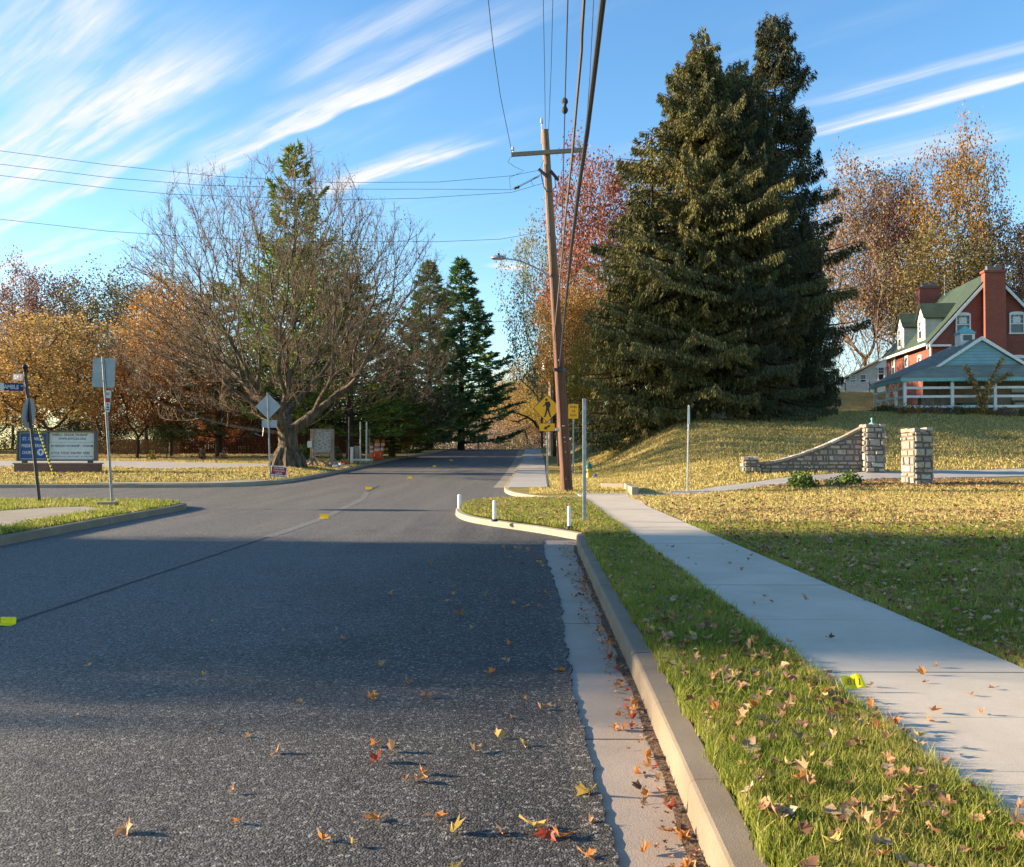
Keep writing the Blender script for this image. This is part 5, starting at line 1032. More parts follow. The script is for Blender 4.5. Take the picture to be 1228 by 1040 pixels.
PROTO['open'] = leafy_proto(91, H=12, rx=3.9, n_t=520, leaves=30, leaf=.20, jit=.30, keep=.55)
PROTO['brushy'] = leafy_proto(77, H=9, rx=5.0, n_t=520, leaves=8, leaf=.10, base=.6, trunk=.8, jit=.3, rtip=.012)
def tree(key, px, pyb, Y, pyt, wpx, leafmat, label, zf, bark='bark_dark', rz=0.0, name='leafy_tree', grp=None, cat_='tree', zb=None, sink=0):
    wm, cm, H, rx = PROTO[key]; b = P(px, pyb, Y); b.z = float(zf(b.x, Y)) - sink if zb is None else zb; top = P(px, pyt, Y).z - b.z; s = top / H; sx_ = wpx * Y / FPX / (2 * rx * 1.05)
    st = thing(name, label, cat_, b, grp, rz); st.scale = (sx_, sx_, s)
    for nm, me, mt in (('trunk', wm, M[bark]), ('crown', cm, FM[leafmat])):
        o = bpy.data.objects.new(nm, me); C.objects.link(o); o.parent = st
        if not me.materials: me.materials.append(None)
        o.material_slots[0].link = 'OBJECT'; o.material_slots[0].material = mt
    return st
# the broad bare tree
bb = G(345, 559.5, left_z); kb_ = bb.y / FPX
rng0 = np.random.default_rng(5); n_t = 1900; rxl, rxr, Ht = 226 * kb_, 200 * kb_, 382 * kb_
d = rng0.normal(0, 1, (n_t, 3)); d[:, 2] = np.abs(d[:, 2]) * .9 - .22 * (rng0.random(n_t) < .45); d /= np.linalg.norm(d, axis=1, keepdims=True); rr = rng0.uniform(.10, 1, n_t) ** .42
tg = d * rr[:, None] * (1 + .05 * np.sin(d[:, :1] * 9))
cz = 120 * kb_; tg[:, 0] *= np.where(tg[:, 0] < 0, rxl, rxr); tg[:, 1] *= 7.0; tg[:, 2] = np.where(tg[:, 2] > 0, tg[:, 2] * (Ht - cz), tg[:, 2] * cz * 1.6) + cz; tg = tg[tg[:, 2] > (62 + 10 * np.sin(tg[:, 0])) * kb_]
par, A, rad, lf = skeleton(5, (0, 0, -.3), 46 * kb_, tg, .72, .45, .0125, 2.12, .11, .14)
rad = np.maximum(rad, 0); trunk_n = max(2, int(46 * kb_ / .5)); tr = 13.5 * kb_; 
dfk = np.linalg.norm(A - A[trunk_n], axis=1); big = rad > .05; rad = np.where(big, rad * (1 + 1.1 * np.exp(-dfk / 3.5)), rad)
for i in range(trunk_n + 1): rad[i] = tr * (1.3 - .45 * min(1, i / (trunk_n * .6)))
ex, ends = twigs(6, par, A, rad, 3, .80, .0080, .55, .030, 2); wm = wood_mesh('trunk', par, A, rad, extra=[segs([A[0]], [A[1]], [tr * 1.5], [tr * 1.3], 14)])
st = thing('bare_tree', 'broad spreading bare tree with a thick forked trunk, left of the road', 'tree', bb)
link('trunk', wm, M['bark'], st); v, q = cat(ex); tw = link('twigs', mesh_np('twigs', v, q), M['twig'], st)
rb = MB()
for a_ in range(0, 360, 45):
    c_, s_ = math.cos(D2R(a_ + 10)), math.sin(D2R(a_ + 10)); rb.tube([(c_ * tr * .75, s_ * tr * .75, 1.0), (c_ * tr * 1.25, s_ * tr * 1.25, .35), (c_ * tr * 1.6, s_ * tr * 1.6, -.1)], [.12, .22, .10], 7)
rb.build('roots', M['bark'], st, True)
v, q = leaf_quads(9, np.repeat(ends[np.random.default_rng(4).random(len(ends)) < .035], 2, axis=0), .11, .08); link('last_leaves', mesh_np('last_leaves', v, q), FM['brown'], st)

# conifers
def conifer_proto(seed, H, rad_f, whorl=.42, nb=6, a=.45, b_=.30, spray=170, sl_len=.42, sl_w=.075, droop=.8, side=.26, base=.5, gap=0.0, up_=0.0, trunk_r=.34, s0=.12):
    rng = np.random.default_rng(seed); P0, P1, R0, R1 = [], [], [], []; cs, ds = [], []; z = base
    while z < H - .25:
        t = z / H; m = nb if rng.random() > gap else max(2, nb - 3); ph = rng.uniform(0, 6.28)
        for j in range(m):
            phi = ph + j * 6.283 / m + rng.normal(0, .25); L_ = rad_f(t, phi) * rng.uniform(.70, 1.12) * (1.28 if rng.random() < .07 else 1)
            if L_ < .12: continue
            s = np.linspace(0, 1, 7); dirv = np.array([math.cos(phi), math.sin(phi), 0]); aa = a * (1.15 - t * .9) if up_ == 0 else a; zz = L_ * (-aa * s + b_ * s ** 2 + up_ * s * t); zz0 = z + rng.normal(0, .1)
            pts = dirv[None] * (L_ * s)[:, None] + np.array([0, 0, 1.])[None] * (zz0 + zz)[:, None]; pts[:, :2] += rng.normal(0, .03 * L_, (7, 2)) * s[:, None]
            r_ = .014 + .016 * L_ * (1 - s); P0.append(pts[:-1]); P1.append(pts[1:]); R0.append(r_[:-1]); R1.append(r_[1:])
            n = int(spray * L_ / 3.0 * rng.uniform(.6, 1.2)) + 8; u = s0 + (1 - s0) * rng.random(n) ** .75; i0 = np.minimum((u * 6).astype(int), 5); f = u * 6 - i0; base_p = pts[i0] * (1 - f)[:, None] + pts[i0 + 1] * f[:, None]
            lat = np.array([-dirv[1], dirv[0], 0]); w_ = side * L_ * (1.08 - u) * np.sin(np.pi * np.clip(u * .9 + .15, 0, 1)) * 1.6; o_ = rng.uniform(-1, 1, n) * w_
            c = base_p + lat[None] * o_[:, None] + dirv[None] * (np.abs(o_) * .55)[:, None]; c[:, 2] -= droop * .28 * rng.random(n) * (1 if up_ == 0 else .3) + np.abs(o_) * .25 * droop
            dd = dirv[None] * .7 + lat[None] * (np.sign(o_) * .6)[:, None] + rng.normal(0, .35, (n, 3)); dd[:, 2] += -droop + up_ * 1.2; cs.append(c); ds.append(dd)
        z += whorl * (1.15 - .55 * t) * rng.uniform(.8, 1.2)
    nz = 14; tz = np.linspace(-.5, H * .985, nz); tp0 = np.stack([0 * tz, 0 * tz, tz], 1); rt_ = trunk_r * np.maximum(.03, 1 - np.clip(tz, 0, None) / H)
    W1 = segs(np.concatenate(P0), np.concatenate(P1), np.concatenate(R0), np.concatenate(R1), 3); W2_ = segs(tp0[:-1], tp0[1:], rt_[:-1], rt_[1:], 8); wm = mesh_np('trunk', *cat([W2_, W1]))
    tip = np.array([[0, 0, H * .93 + .015 * i * H / 3] for i in range(12)]); cs.append(np.repeat(tip, 4, axis=0) + rng.normal(0, .06, (48, 3))); dt = rng.normal(0, .5, (48, 3)); dt[:, 2] += 1; ds.append(dt)
    c = np.concatenate(cs); dd = np.concatenate(ds); dd /= np.linalg.norm(dd, axis=1, keepdims=True); n = len(c); b2 = np.cross(dd, rng.normal(0, 1, (n, 3))); b2 /= np.linalg.norm(b2, axis=1, keepdims=True) + 1e-9
    L2 = sl_len * rng.uniform(.5, 1.3, n)[:, None]; w2 = sl_w * rng.uniform(.7, 1.3, n)[:, None]; v = np.stack([c, c + dd * L2 * .45 + b2 * w2, c + dd * L2, c + dd * L2 * .45 - b2 * w2], 1).reshape(-1, 3)
    return wm, mesh_np('crown', v, np.arange(4 * n).reshape(-1, 4)), H
def conifer(pr, px, Y, pyt, mat, label, zf, name, rz=0.0, sxy=1.0, bark='bark_dark', grp=None, drop=0.0, pyb=540, lean=0.0):
    wm, cm, H = pr; b = P(px, pyb, Y); b.z = float(zf(b.x, Y)) - drop; s = (P(px, pyt, Y).z - b.z) / H; st = thing(name, label, 'tree', b, grp, rz); st.scale = (s * sxy, s * sxy, s); st.rotation_euler = (0, D2R(lean), rz)
    for nm, me, mt in (('trunk', wm, M[bark]), ('crown', cm, FM[mat])):
        o = bpy.data.objects.new(nm, me); C.objects.link(o); o.parent = st
        if not me.materials: me.materials.append(None)
        o.material_slots[0].link = 'OBJECT'; o.material_slots[0].material = mt
    return st
def prof_sp(R0, top=1.0, body=.9, wob=.22):
    return lambda t, phi: R0 * (min(1, ((1 - t) / .62)) ** body) * (.86 + .14 * math.sin(3.1 * phi + t * 9)) * (1 + wob * math.sin(t * 31 + phi * 2)) * (1 if t > .08 else .8 + t * 2.5)
spA = conifer_proto(101, 24, prof_sp(7.0, body=.58), .44, 7, .42, .26, 480, .28, .031, 1.7)
spB = conifer_proto(102, 25.5, prof_sp(4.3, body=.48), .50, 6, .34, .30, 430, .28, .031, 1.6, gap=.25)
spC = conifer_proto(103, 15, prof_sp(4.2, body=.7), .44, 7, .40, .22, 430, .26, .031, 1.7)
spL = conifer_proto(107, 25, lambda t, phi: 2.9 * (min(1, (1 - t) / .5)) ** .5 * (.8 + .3 * math.sin(t * 40 + phi * 3)), .8, 4, .3, .34, 260, .30, .045, 1.2, gap=.5)
conifer(spA, 842, 52.5, 52, 'spruce', 'broad spruce in the middle of the group on the slope, with olive drooping boughs', right_z, 'spruce_tree', .4, 1.02)
conifer(spL, 846, 54.5, 28, 'spruce', 'thin ragged spruce top left of the tallest one, with long bare arms', right_z, 'spruce_tree', 1.2, 1.0)
conifer(spB, 932, 56.5, 14, 'spruce_shaded', 'tallest dark spruce at the right of the group, with open upper boughs', right_z, 'spruce_tree', 2.1, 1.0)
conifer(spC, 768, 51.5, 232, 'spruce', 'lowest bushy spruce at the left of the group above the hydrant', right_z, 'spruce_tree', .9, 1.05)
conifer(spA, 895, 51.5, 92, 'spruce_shaded', 'dense dark spruce filling the front between the middle and tallest ones', right_z, 'spruce_tree', 3.4, .74)
conifer(spC, 968, 54, 250, 'spruce_shaded', 'short dark spruce at the right foot of the group beside the garden chair', right_z, 'spruce_tree', 5.0, .62)
conifer(spL, 783, 52.0, 150, 'spruce', 'ragged spruce with long reaching arms at the upper left of the group', right_z, 'spruce_tree', 2.7, 1.5)
conifer(spB, 886, 54.5, 70, 'spruce', 'slim spruce top filling the notch between the two highest ones', right_z, 'spruce_tree', 4.1, .95)
# pines
pnA = conifer_proto(201, 18, lambda t, phi: 4.4 * (min(1, (1 - t) / .7)) ** .75 * (.55 + .55 * abs(math.sin(t * 22 + phi))), .72, 5, -.02, .22, 150, .42, .05, .1, .34, 2.0, .3, .35, .28, .35)
pnB = conifer_proto(203, 20, lambda t, phi: 5.0 * (min(1, (1 - t) / .8)) ** .8 * (.6 + .5 * abs(math.sin(t * 19 + phi * 1.3))), .62, 5, .05, .25, 200, .48, .07, .1, .32, .8, .12, .22, .34, .25)
conifer(pnA, 352, 62, 172, 'pine', 'tall pale pine rising behind the middle of the bare tree', left_z, 'pine_tree', .3, .82)
conifer(pnA, 262, 66, 338, 'pine_far', 'shorter pine behind the left side of the bare tree', left_z, 'pine_tree', 2.0, 1.3)
conifer(pnA, 420, 62, 330, 'pine', 'lime green pine right of the bare tree trunk', left_z, 'pine_tree', 4.0, 1.55)
conifer(pnB, 470, 70, 430, 'pine', 'low spreading bright pine by the road behind the channelizers', left_z, 'pine_tree', 1.0, 2.1)
conifer(pnB, 515, 90, 312, 'pine_dark', 'left one of the two tall dark pines by the road crest', left_z, 'pine_tree', .2, 1.15)
conifer(pnB, 553, 94, 309, 'pine_dark', 'right one of the two tall dark pines by the road crest', left_z, 'pine_tree', 2.6, 1.2)
conifer(pnA, 92, 92, 372, 'pine_far', 'distant olive pine between the golden and orange trees on the left', left_z, 'pine_tree', 5.2, 1.2)
# deciduous trees, left
T = lambda *a, **k: tree(*a, **k)
T('open', 365, 548, 66, 268, 190, 'pine', 'yellow green leafed tree filling the background behind the bare limbs', left_z, rz=2.2)
T('open', 60, 550, 62, 375, 215, 'gold', 'golden yellow tree behind the church sign', left_z, rz=.3)
T('open', -10, 550, 66, 400, 150, 'gold', 'golden tree cut off by the left edge of the view', left_z, rz=2.3)
T('open', 45, 550, 84, 318, 130, 'purple', 'dull red leafed oak rising above the golden trees', left_z, rz=1.1)
T('sparse', 118, 550, 80, 322, 150, 'olive', 'thin olive tree top between the oak and the orange tree', left_z, rz=.4)
T('sparse', 175, 550, 84, 318, 170, 'olive', 'dark olive tree behind the left edge of the bare tree', left_z, rz=3.0)
T('open', 205, 548, 70, 335, 140, 'orange', 'bright orange tree behind the left limbs of the bare tree', left_z, rz=1.7)
T('sparse', 165, 550, 64, 400, 120, 'rust', 'rust brown tree just right of the rectangular sign', left_z, rz=4.0)
T('brushy', 130, 550, 72, 430, 150, 'amber', 'low amber tree behind the rectangular sign post', left_z, rz=.2)
T('sparse', 262, 548, 66, 420, 110, 'rust', 'low rust coloured tree left of the diamond sign', left_z, rz=5.0)
T('brushy', 300, 548, 84, 360, 200, 'brown', 'brown twiggy tree behind the bare trunk', left_z, rz=2.4)
T('sparse', 430, 545, 84, 330, 170, 'olive', 'olive thin tree behind the right half of the bare tree', left_z, rz=2.9)
T('brushy', 478, 545, 78, 430, 90, 'bushgray', 'grey twiggy small tree in front of the dark pines', left_z, rz=1.9)
T('brushy', 505, 545, 84, 440, 120, 'bushgray', 'bare grey brown small tree left of the two dark pines', left_z, rz=3.9)
T('sparse', 15, 550, 95, 340, 120, 'brown', 'brown half bare tree far behind the street sign', left_z, rz=4.9)
for i, (px, w_, pt, m_, lab) in enumerate(((-20, 160, 470, 'hedge', 'dark evergreen mass left of the church sign'), (110, 120, 490, 'hedge', 'dark evergreen mass right of the church sign'), (170, 110, 478, 'hedge', 'dark evergreen mass behind the tan fence'), (240, 130, 470, 'hedge', 'dark evergreen mass behind the left end of the red fence'), (310, 130, 478, 'hedge', 'dark evergreen mass behind the bare trunk'), (380, 120, 486, 'olive', 'olive evergreen mass behind the notice board'), (440, 110, 480, 'hedge', 'dark evergreen mass behind the channelizers'), (495, 100, 470, 'hedge', 'dark evergreen mass below the distant sign posts'), (345, 170, 430, 'olive', 'tall olive evergreen mass behind the bare tree fork'), (410, 150, 440, 'pine', 'green evergreen mass behind the notice board'), (285, 150, 440, 'olive', 'olive evergreen mass behind the diamond sign'))):
    T('c', px, 548, 88 + i, pt, w_, m_, lab, left_z, rz=i * 1.3, name='evergreen_tree', sink=1.5)
# small trees and bushes on the left lawn
T('b', 200, 545, 68, 488, 46, 'hedge', 'small dark round tree on the lawn right of the church sign', left_z, rz=1)
T('sparse', 262, 545, 72, 470, 60, 'rust', 'young rust tree on the lawn before the red fence', left_z, rz=2)
T('b', 488, 542, 68, 498, 20, 'amber', 'slim yellow leafed sapling by the road beyond the channelizers', left_z, rz=2)
def shrub(px, py, wpx, hpx, mat, label, zf, n=900, leaf=.07, round_=False, name='shrub', Y=None, stems=True, jit=.03, grp=None, seed=None):
    b = G(px, py, zf) if Y is None else P(px, py, Y); k = b.y / FPX; rx, hz = wpx * k / 2, hpx * k; sd = seed or abs(int(px * 7 + py)); rng = np.random.default_rng(sd); d = rng.normal(0, 1, (n, 3)); d /= np.linalg.norm(d, axis=1, keepdims=True); d[:, 2] = np.abs(d[:, 2]) if not round_ else d[:, 2]
    rr = rng.uniform(.5 if not round_ else .85, 1.0, n); nb = 1 + (.25 if not round_ else .03) * np.sin(d[:, 0] * 6 + sd) * np.cos(d[:, 1] * 5); c = d * (rr * nb)[:, None] * np.array([rx, rx, hz if not round_ else hz / 2]); 
    if round_: c[:, 2] += hz / 2
    st = thing(name, label, 'shrub', b, grp); link('foliage', mesh_np('foliage', *leaf_quads(sd, c, leaf, jit)), FM[mat], st)
    if stems:
        m = 14; e = c[rng.integers(0, n, m)]; link('stems', mesh_np('stems', *segs(np.zeros((m, 3)) + [0, 0, -.05], e, np.full(m, .018), np.full(m, .008), 4)), M['bark_dark'], st)
    return st
shrub(366, 553, 15, 20, 'green', 'clipped round shrub left of the notice board', left_z, 1500, .10, True); shrub(402.5, 553, 13, 16, 'olive', 'clipped round shrub right of the notice board', left_z, 1300, .10, True)
shrub(182, 552, 9, 12, 'yellowgreen', 'tiny yellow green bush right of the rectangular sign post', left_z, 300, .10); shrub(242, 552, 9, 15, 'brown', 'small brown bush on the leafy lawn before the red fence', left_z, 300, .10); shrub(268, 552, 10, 12, 'brown', 'second small brown bush nearer the bare tree', left_z, 300, .10)
shrub(600, 543, 70, 45, 'bushgray', 'grey brown brush beyond the road crest, left of the rail', Rz, 2600, .16, Y=112, jit=.3); shrub(640, 543, 60, 60, 'bushgray', 'tall grey brown brush beyond the crest behind the rail', Rz, 2600, .16, Y=122, jit=.3)
shrub(585, 541, 40, 22, 'bushgray', 'low pale brush at the left of the rail post', Rz, 1500, .13, Y=106, jit=.2); shrub(615, 541, 50, 20, 'olive', 'low olive brush under the rising rail', Rz, 1500, .14, Y=108, jit=.2)
T('c', 575, 560, 165, 478, 230, 'bushgray', 'dense grey brown thicket far beyond the crest', Rz, rz=1.1, sink=2); T('a', 655, 560, 150, 440, 130, 'gold', 'broad golden tree far beyond the crest right of the rail', Rz, rz=.4); T('brushy', 570, 560, 125, 440, 130, 'bushgray', 'grey brown twiggy tree beyond the crest', Rz, rz=.6); T('brushy', 640, 560, 135, 450, 120, 'bushgray', 'pinkish twiggy tree beyond the crest near the crossing sign', Rz, rz=2.6); T('brushy', 610, 560, 150, 470, 190, 'bushgray', 'wide low twiggy tree far beyond the crest', Rz, rz=4.2)
T('sparse', 632, 560, 118, 428, 105, 'gold', 'golden orange tree beyond the crest left of the crossing sign', Rz, rz=1.2); T('b', 672, 545, 104, 440, 90, 'yellowgreen', 'yellow green tree beyond the crossing sign', Rz, rz=3.2); T('sparse', 603, 560, 140, 455, 60, 'gold', 'small golden tree far beyond the crest', Rz, rz=5.2)
o = MB().tube([P(648, 520, 100), P(641, 506, 100), P(632, 500, 100), P(618, 495, 100), P(600, 493.5, 100)], [.22, .18, .12, .08, .04], 6).tube([P(632, 501, 100), P(620, 506, 100), P(606, 503, 100)], [.1, .07, .03], 5).build('leaning_limb', M['bark_dark'], None, True); tag(o, 'dark bare limb reaching left over the far end of the road', 'fallen limb')
shrub(500, 543, 90, 34, 'hedge', 'dark low brush below the two dark pines', left_z, 2600, .16, Y=108, jit=.3); shrub(545, 543, 70, 26, 'bushgray', 'low grey brush right of the two dark pines by the crest', Rz, 2200, .15, Y=112, jit=.3); shrub(440, 543, 90, 40, 'hedge', 'dark low brush behind the white barrier', left_z, 2600, .16, Y=98, jit=.3)
# right side trees
T('open', 718, 545, 76, 178, 150, 'red', 'large red maple rising left of the spruces', right_z, rz=.8, bark='bark'); T('a', 700, 545, 70, 330, 110, 'amber', 'orange rust tree between the pole and the spruces', right_z, rz=2.0); T('c', 712, 545, 62, 400, 90, 'yellowgreen', 'yellow green low tree at the left foot of the spruces', right_z, rz=1.0)
T('sparse', 650, 545, 92, 255, 100, 'palegreen', 'thin pale green tree left of the red maple', right_z, rz=1.5, bark='bark'); T('sparse', 672, 545, 86, 330, 80, 'palegreen', 'low thin pale tree behind the utility pole', right_z, rz=4.5, bark='bark')
T('open', 1038, 500, 100, 192, 140, 'brown', 'rust and brown tree behind the right side of the spruces', right_z, rz=.8); T('brushy', 1048, 500, 97, 235, 130, 'brown', 'tangled brown tree with pale limbs left of the brick house', right_z, rz=2.2, bark='twig')
T('open', 1080, 500, 98, 215, 90, 'purple', 'dull purple brown tree behind the tangled brown one', right_z, rz=3.9)
T('open', 1152, 500, 92, 158, 118, 'amber', 'tall amber topped oak behind the brick house', right_z, rz=1.9); T('sparse', 1140, 500, 88, 255, 150, 'olive', 'dark olive open tree behind the dormers', right_z, rz=.9); T('sparse', 1212, 500, 92, 250, 130, 'purple', 'dark purple oak behind the end chimney', right_z, rz=2.9)
T('open', 1262, 500, 98, 255, 130, 'purple', 'purple brown oak at the right edge of the view', right_z, rz=4.9); T('brushy', 1015, 500, 96, 385, 110, 'rust', 'low orange brown bushy tree right of the spruces', right_z, rz=4.4); T('brushy', 1110, 500, 96, 330, 150, 'brown', 'brown twiggy tree behind the pale house', right_z, rz=5.4)
# planting on the right
shrub(962, 585, 34, 20, 'green', 'leafy green shrub at the kerb left of the wing wall', right_z, 900, .11); shrub(1019, 582, 27, 17, 'green', 'smaller green shrub in leaf litter below the stone wall', right_z, 600, .10); shrub(1000, 583, 20, 9, 'hedge', 'low dark green tuft between the two green shrubs', right_z, 300, .08)
for i, (px, lab) in enumerate(((1062, 'low tan garden shrub at the left end of the porch rails'), (1090, 'low tan garden shrub left of the first front porch post'), (1118, 'low tan garden shrub before the green bench'), (1146, 'low tan garden shrub left of the yellow sapling'), (1175, 'low tan garden shrub at the foot of the yellow sapling'), (1203, 'low tan garden shrub right of the yellow sapling'), (1230, 'low tan garden shrub cut by the right edge of the view'))): shrub(px, 497, 31, 10, ('olive', 'amber', 'brown')[i % 3], lab, right_z, 900, .10, grp='shrubs in the bed before the porch', Y=51.2 if px > 1080 else 53.5, jit=.06)
for o in bpy.data.objects:
    if o.get('group') == 'shrubs in the bed before the porch': o.location.z = float(right_z(o.location.x, o.location.y)) - .05
b = P(1178, 497, 50.8); b.z = float(right_z(b.x, b.y)); k = b.y / FPX; st = thing('sapling', 'yellow leaved young tree with upright branches before the porch', 'young tree', b)
br = [[(0, 0), (2, 20), (0, 38)], [(0, 8), (-6, 25), (-14, 44), (-24, 56)], [(1, 12), (6, 30), (14, 50), (26, 68)], [(0, 20), (12, 35), (28, 45), (40, 50)], [(0, 25), (-5, 36), (-8, 45)]]; mb = MB(); lc = []
for i, q_ in enumerate(br):
    pts = [Vector((a * k, (i - 2) * .15 * j, c_ * k)) for j, (a, c_) in enumerate(q_)]; mb.tube(pts, [.035 * (1 - j / len(pts) * .7) for j in range(len(pts))], 5)
    for j in range(1, len(pts)): lc += [list(pts[j - 1].lerp(pts[j], u)) for u in np.linspace(.1, 1, 60)]
mb.build('trunk', M['bark'], st); link('crown', mesh_np('crown', *leaf_quads(3, np.array(lc), .17, .08)), FM['gold'], st)

# ------------------------------------------------------------------ the neighbouring house whose shadow falls over the street
mb = MB(); q = [(9.0, 0), (9.0, 7.2), (16.9, 9.3), (16.9, 0)]
st = thing('tall_house', 'pale house with one long sloping roof beside the road, outside the view', 'house', (-18.5, 0, 0))
mb.prism(q, ((0, 0, -.3), (0, 1, 0), (0, 0, 1)), (-9, 0, 0)); mb.build('walls', M['siding'], st, clean=True)
mb = MB(); quadset(mb, [(.3, 8.8, 7.15), (.3, 17.0, 9.33), (-9.3, 17.0, 9.33), (-9.3, 8.8, 7.15)], (0, 0, .16)); mb.build('roof', M['shingle_gray'], st, clean=True)

for x_, y_, h_, w_, r_, key in ((-45, 14.6, 17, 10.0, .4, 'a'), (-39, 11.2, 12.5, 6.0, 2.0, 'b')):  # trees added out of view to soften the near edge of the street shadow
    wm, cm, H, rx = PROTO[key]; st = thing('leafy_tree', 'unseen brown leafed tree added to soften the street shadow, %s' % {'a': 'the tallest', 'b': 'the nearest', 'sparse': 'the thinnest'}[key], 'tree', (x_, y_, 0), None, r_); st.scale = (w_ / rx / 2, w_ / rx / 2, h_ / H)
    for nm, me, mt in (('trunk', wm, M['bark_dark']), ('crown', cm, FM['brown'])):
        o = bpy.data.objects.new(nm, me); C.objects.link(o); o.parent = st; o.material_slots[0].link = 'OBJECT'; o.material_slots[0].material = mt
# ------------------------------------------------------------------ grass
def blades(name, xy, zf, h, w, mat, label, lean=.5, off=.0, seed=1):
    rng = np.random.default_rng(seed); n = len(xy); z = zf(xy[:, 0], xy[:, 1]) + off; p = np.stack([xy[:, 0], xy[:, 1], z], 1)
    hh = h * rng.uniform(.35, 1.15, n) * np.where(rng.random(n) < .06, 1.5, 1); ww = w * rng.uniform(.6, 1.3, n); ph = rng.uniform(0, 2 * np.pi, n); ld = rng.uniform(0, 2 * np.pi, n); le = lean * rng.uniform(.1, 1.1, n)
    a = np.stack([np.cos(ph), np.sin(ph), 0 * ph], 1) * ww[:, None] / 2; d1 = np.stack([np.cos(ld) * le * .35, np.sin(ld) * le * .35, np.ones(n)], 1); d2 = np.stack([np.cos(ld) * le * 1.25, np.sin(ld) * le * 1.25, .85 * np.ones(n)], 1)
    m = p + d1 * hh[:, None] * .5; t = m + d2 * hh[:, None] * .5
    v = np.stack([p - a, p + a, m + a * .8, m - a * .8, t + a * .12, t - a * .12], 1).reshape(-1, 3); i = np.arange(n)[:, None] * 6; q = np.concatenate([i + [0, 1, 2, 3], i + [3, 2, 4, 5]], 1).reshape(-1, 4)
    o = link(name, mesh_np(name, v, q), mat); return tag(o, label, 'grass', None, 'stuff')
rg_ = np.random.default_rng(77)
def field(x0, x1, y0, y1, dens, keep=None):
    n = int((x1 - x0) * (y1 - y0) * dens); p = np.stack([rg_.uniform(x0, x1, n), rg_.uniform(y0, y1, n)], 1)
    vis = np.abs(p[:, 0] - 0 * p[:, 1]) < p[:, 1] * .62 + .6; p = p[vis]; return p[keep(p)] if keep else p
nfx = np.array([p[0] for p in near_face]); nfy = np.array([p[1] for p in near_face])
inner_edge = lambda y: np.interp(y, nfy, nfx) + .155
isl = np.array(back(isl_face, .15)); 
def in_poly(p, poly):
    x, y = p[:, 0], p[:, 1]; ins = np.zeros(len(p), bool); n = len(poly)
    for i in range(n):
        (x0, y0), (x1, y1) = poly[i], poly[(i + 1) % n]; c = (y0 > y) != (y1 > y); ins ^= c & (x < (x1 - x0) * (y - y0) / ((y1 - y0) or 1e-9) + x0)
    return ins
edge_n = lambda p: .012 * np.sin(p[:, 1] * 7.3) + .012 * np.sin(p[:, 1] * 19 + 1) + rg_.normal(0, .012, len(p))
ks = lambda p: (p[:, 0] > inner_edge(p[:, 1]) - .0 + edge_n(p)) & (p[:, 0] < 1.83 + edge_n(p) * 1.0 + .01)
patchy = lambda p, s=1.0: (np.sin(p[:, 0] * 3.1 * s + 1.3 * np.sin(p[:, 1] * 1.7 * s)) * np.sin(p[:, 1] * 2.3 * s + p[:, 0]) > -.72) | (rg_.random(len(p)) < .45)
near = [(field(.8, 1.9, 2.9, 5.0, 17000, lambda p: ks(p) & patchy(p)), .078, .0050, 1), (field(.8, 1.9, 5.0, 8, 11500, lambda p: ks(p) & patchy(p)), .078, .0062, 2), (field(.85, 1.9, 8, 12, 6500, ks), .078, .0085, 3), (field(.9, 1.9, 12, 17.6, 3600, ks), .08, .012, 4)]
for i, (p, h, w, sd) in enumerate(near): blades('grass', p, right_z, h, w, M['grass_n'], 'green grass of the verge between kerb and pavement', .75, seed=sd)
ip_ = [tuple(a) for a in isl] + [(1.84, 27.5), (1.84, 16.2)]
blades('grass', field(-2, 1.9, 16, 27.6, 1500, lambda p: in_poly(p, ip_)), right_z, .085, .016, M['grass_n'], 'leaf strewn grass on the kerb bulge', .7, seed=5)
kr = lambda p: p[:, 0] > 3.2 + edge_n(p)
kd = lambda p: (p[:, 0] > 3.25) & ~((p[:, 1] > np.interp(p[:, 0], [a for a, b in dl1], [b for a, b in dl1]) - .1))
blades('grass', field(3.1, 6.5, 4.4, 8, 6000, kr), right_z, .06, .0065, M['grass_n'], 'shaded green lawn right of the pavement', .7, seed=6)
blades('grass', field(3.1, 8.5, 8, 12.5, 2900, kr), right_z, .06, .0095, M['grass_n'], 'shaded green lawn right of the pavement', .7, seed=7)
blades('grass', field(3.1, 12.5, 12.5, 18, 1500, kr), right_z, .06, .014, M['grass_n'], 'shaded green lawn right of the pavement', .7, seed=8)
blades('grass', field(3.1, 20, 18, 34, 380, kd), right_z, .075, .026, M['grass_d'], 'sunlit drying lawn before the driveway', .7, seed=9)
hk = lambda p: (p[:, 1] > np.interp(p[:, 0], [a for a, b in dl1b], [b for a, b in dl1b]) + .15) & (p[:, 0] > 2.6)
blades('grass', field(2.6, 32, 30, 56, 110, hk), right_z, .10, .04, M['grass_d'], 'dry yellow grass of the slope', .7, seed=10)
fe_ = np.array(far_face); fx = lambda y: np.interp(y, fe_[30:, 1], fe_[30:, 0]); 
blades('grass', field(.2, 5, 30.2, 46, 260, lambda p: (p[:, 0] > fx(p[:, 1]) + 1.7) | ((p[:, 1] < 33.6) & (p[:, 0] > fx(p[:, 1]) + .3) & (p[:, 0] < 1.9))), right_z, .09, .03, M['grass_d'], 'grass around the foot of the utility pole', .7, seed=11)
lnp = np.array(offs(lf_near, .18)); lpoly = [tuple(a) for a in lnp if a[0] > -30] + [(-30, 5)]; pth = [(p.x, p.y) for p in lp]
blades('grass', field(-20, -8.4, 12, 27.2, 700, lambda p: in_poly(p, lpoly) & ~in_poly(p, pth)), left_z, .09, .02, M['grass_n'], 'grass of the left street corner', .7, seed=12)
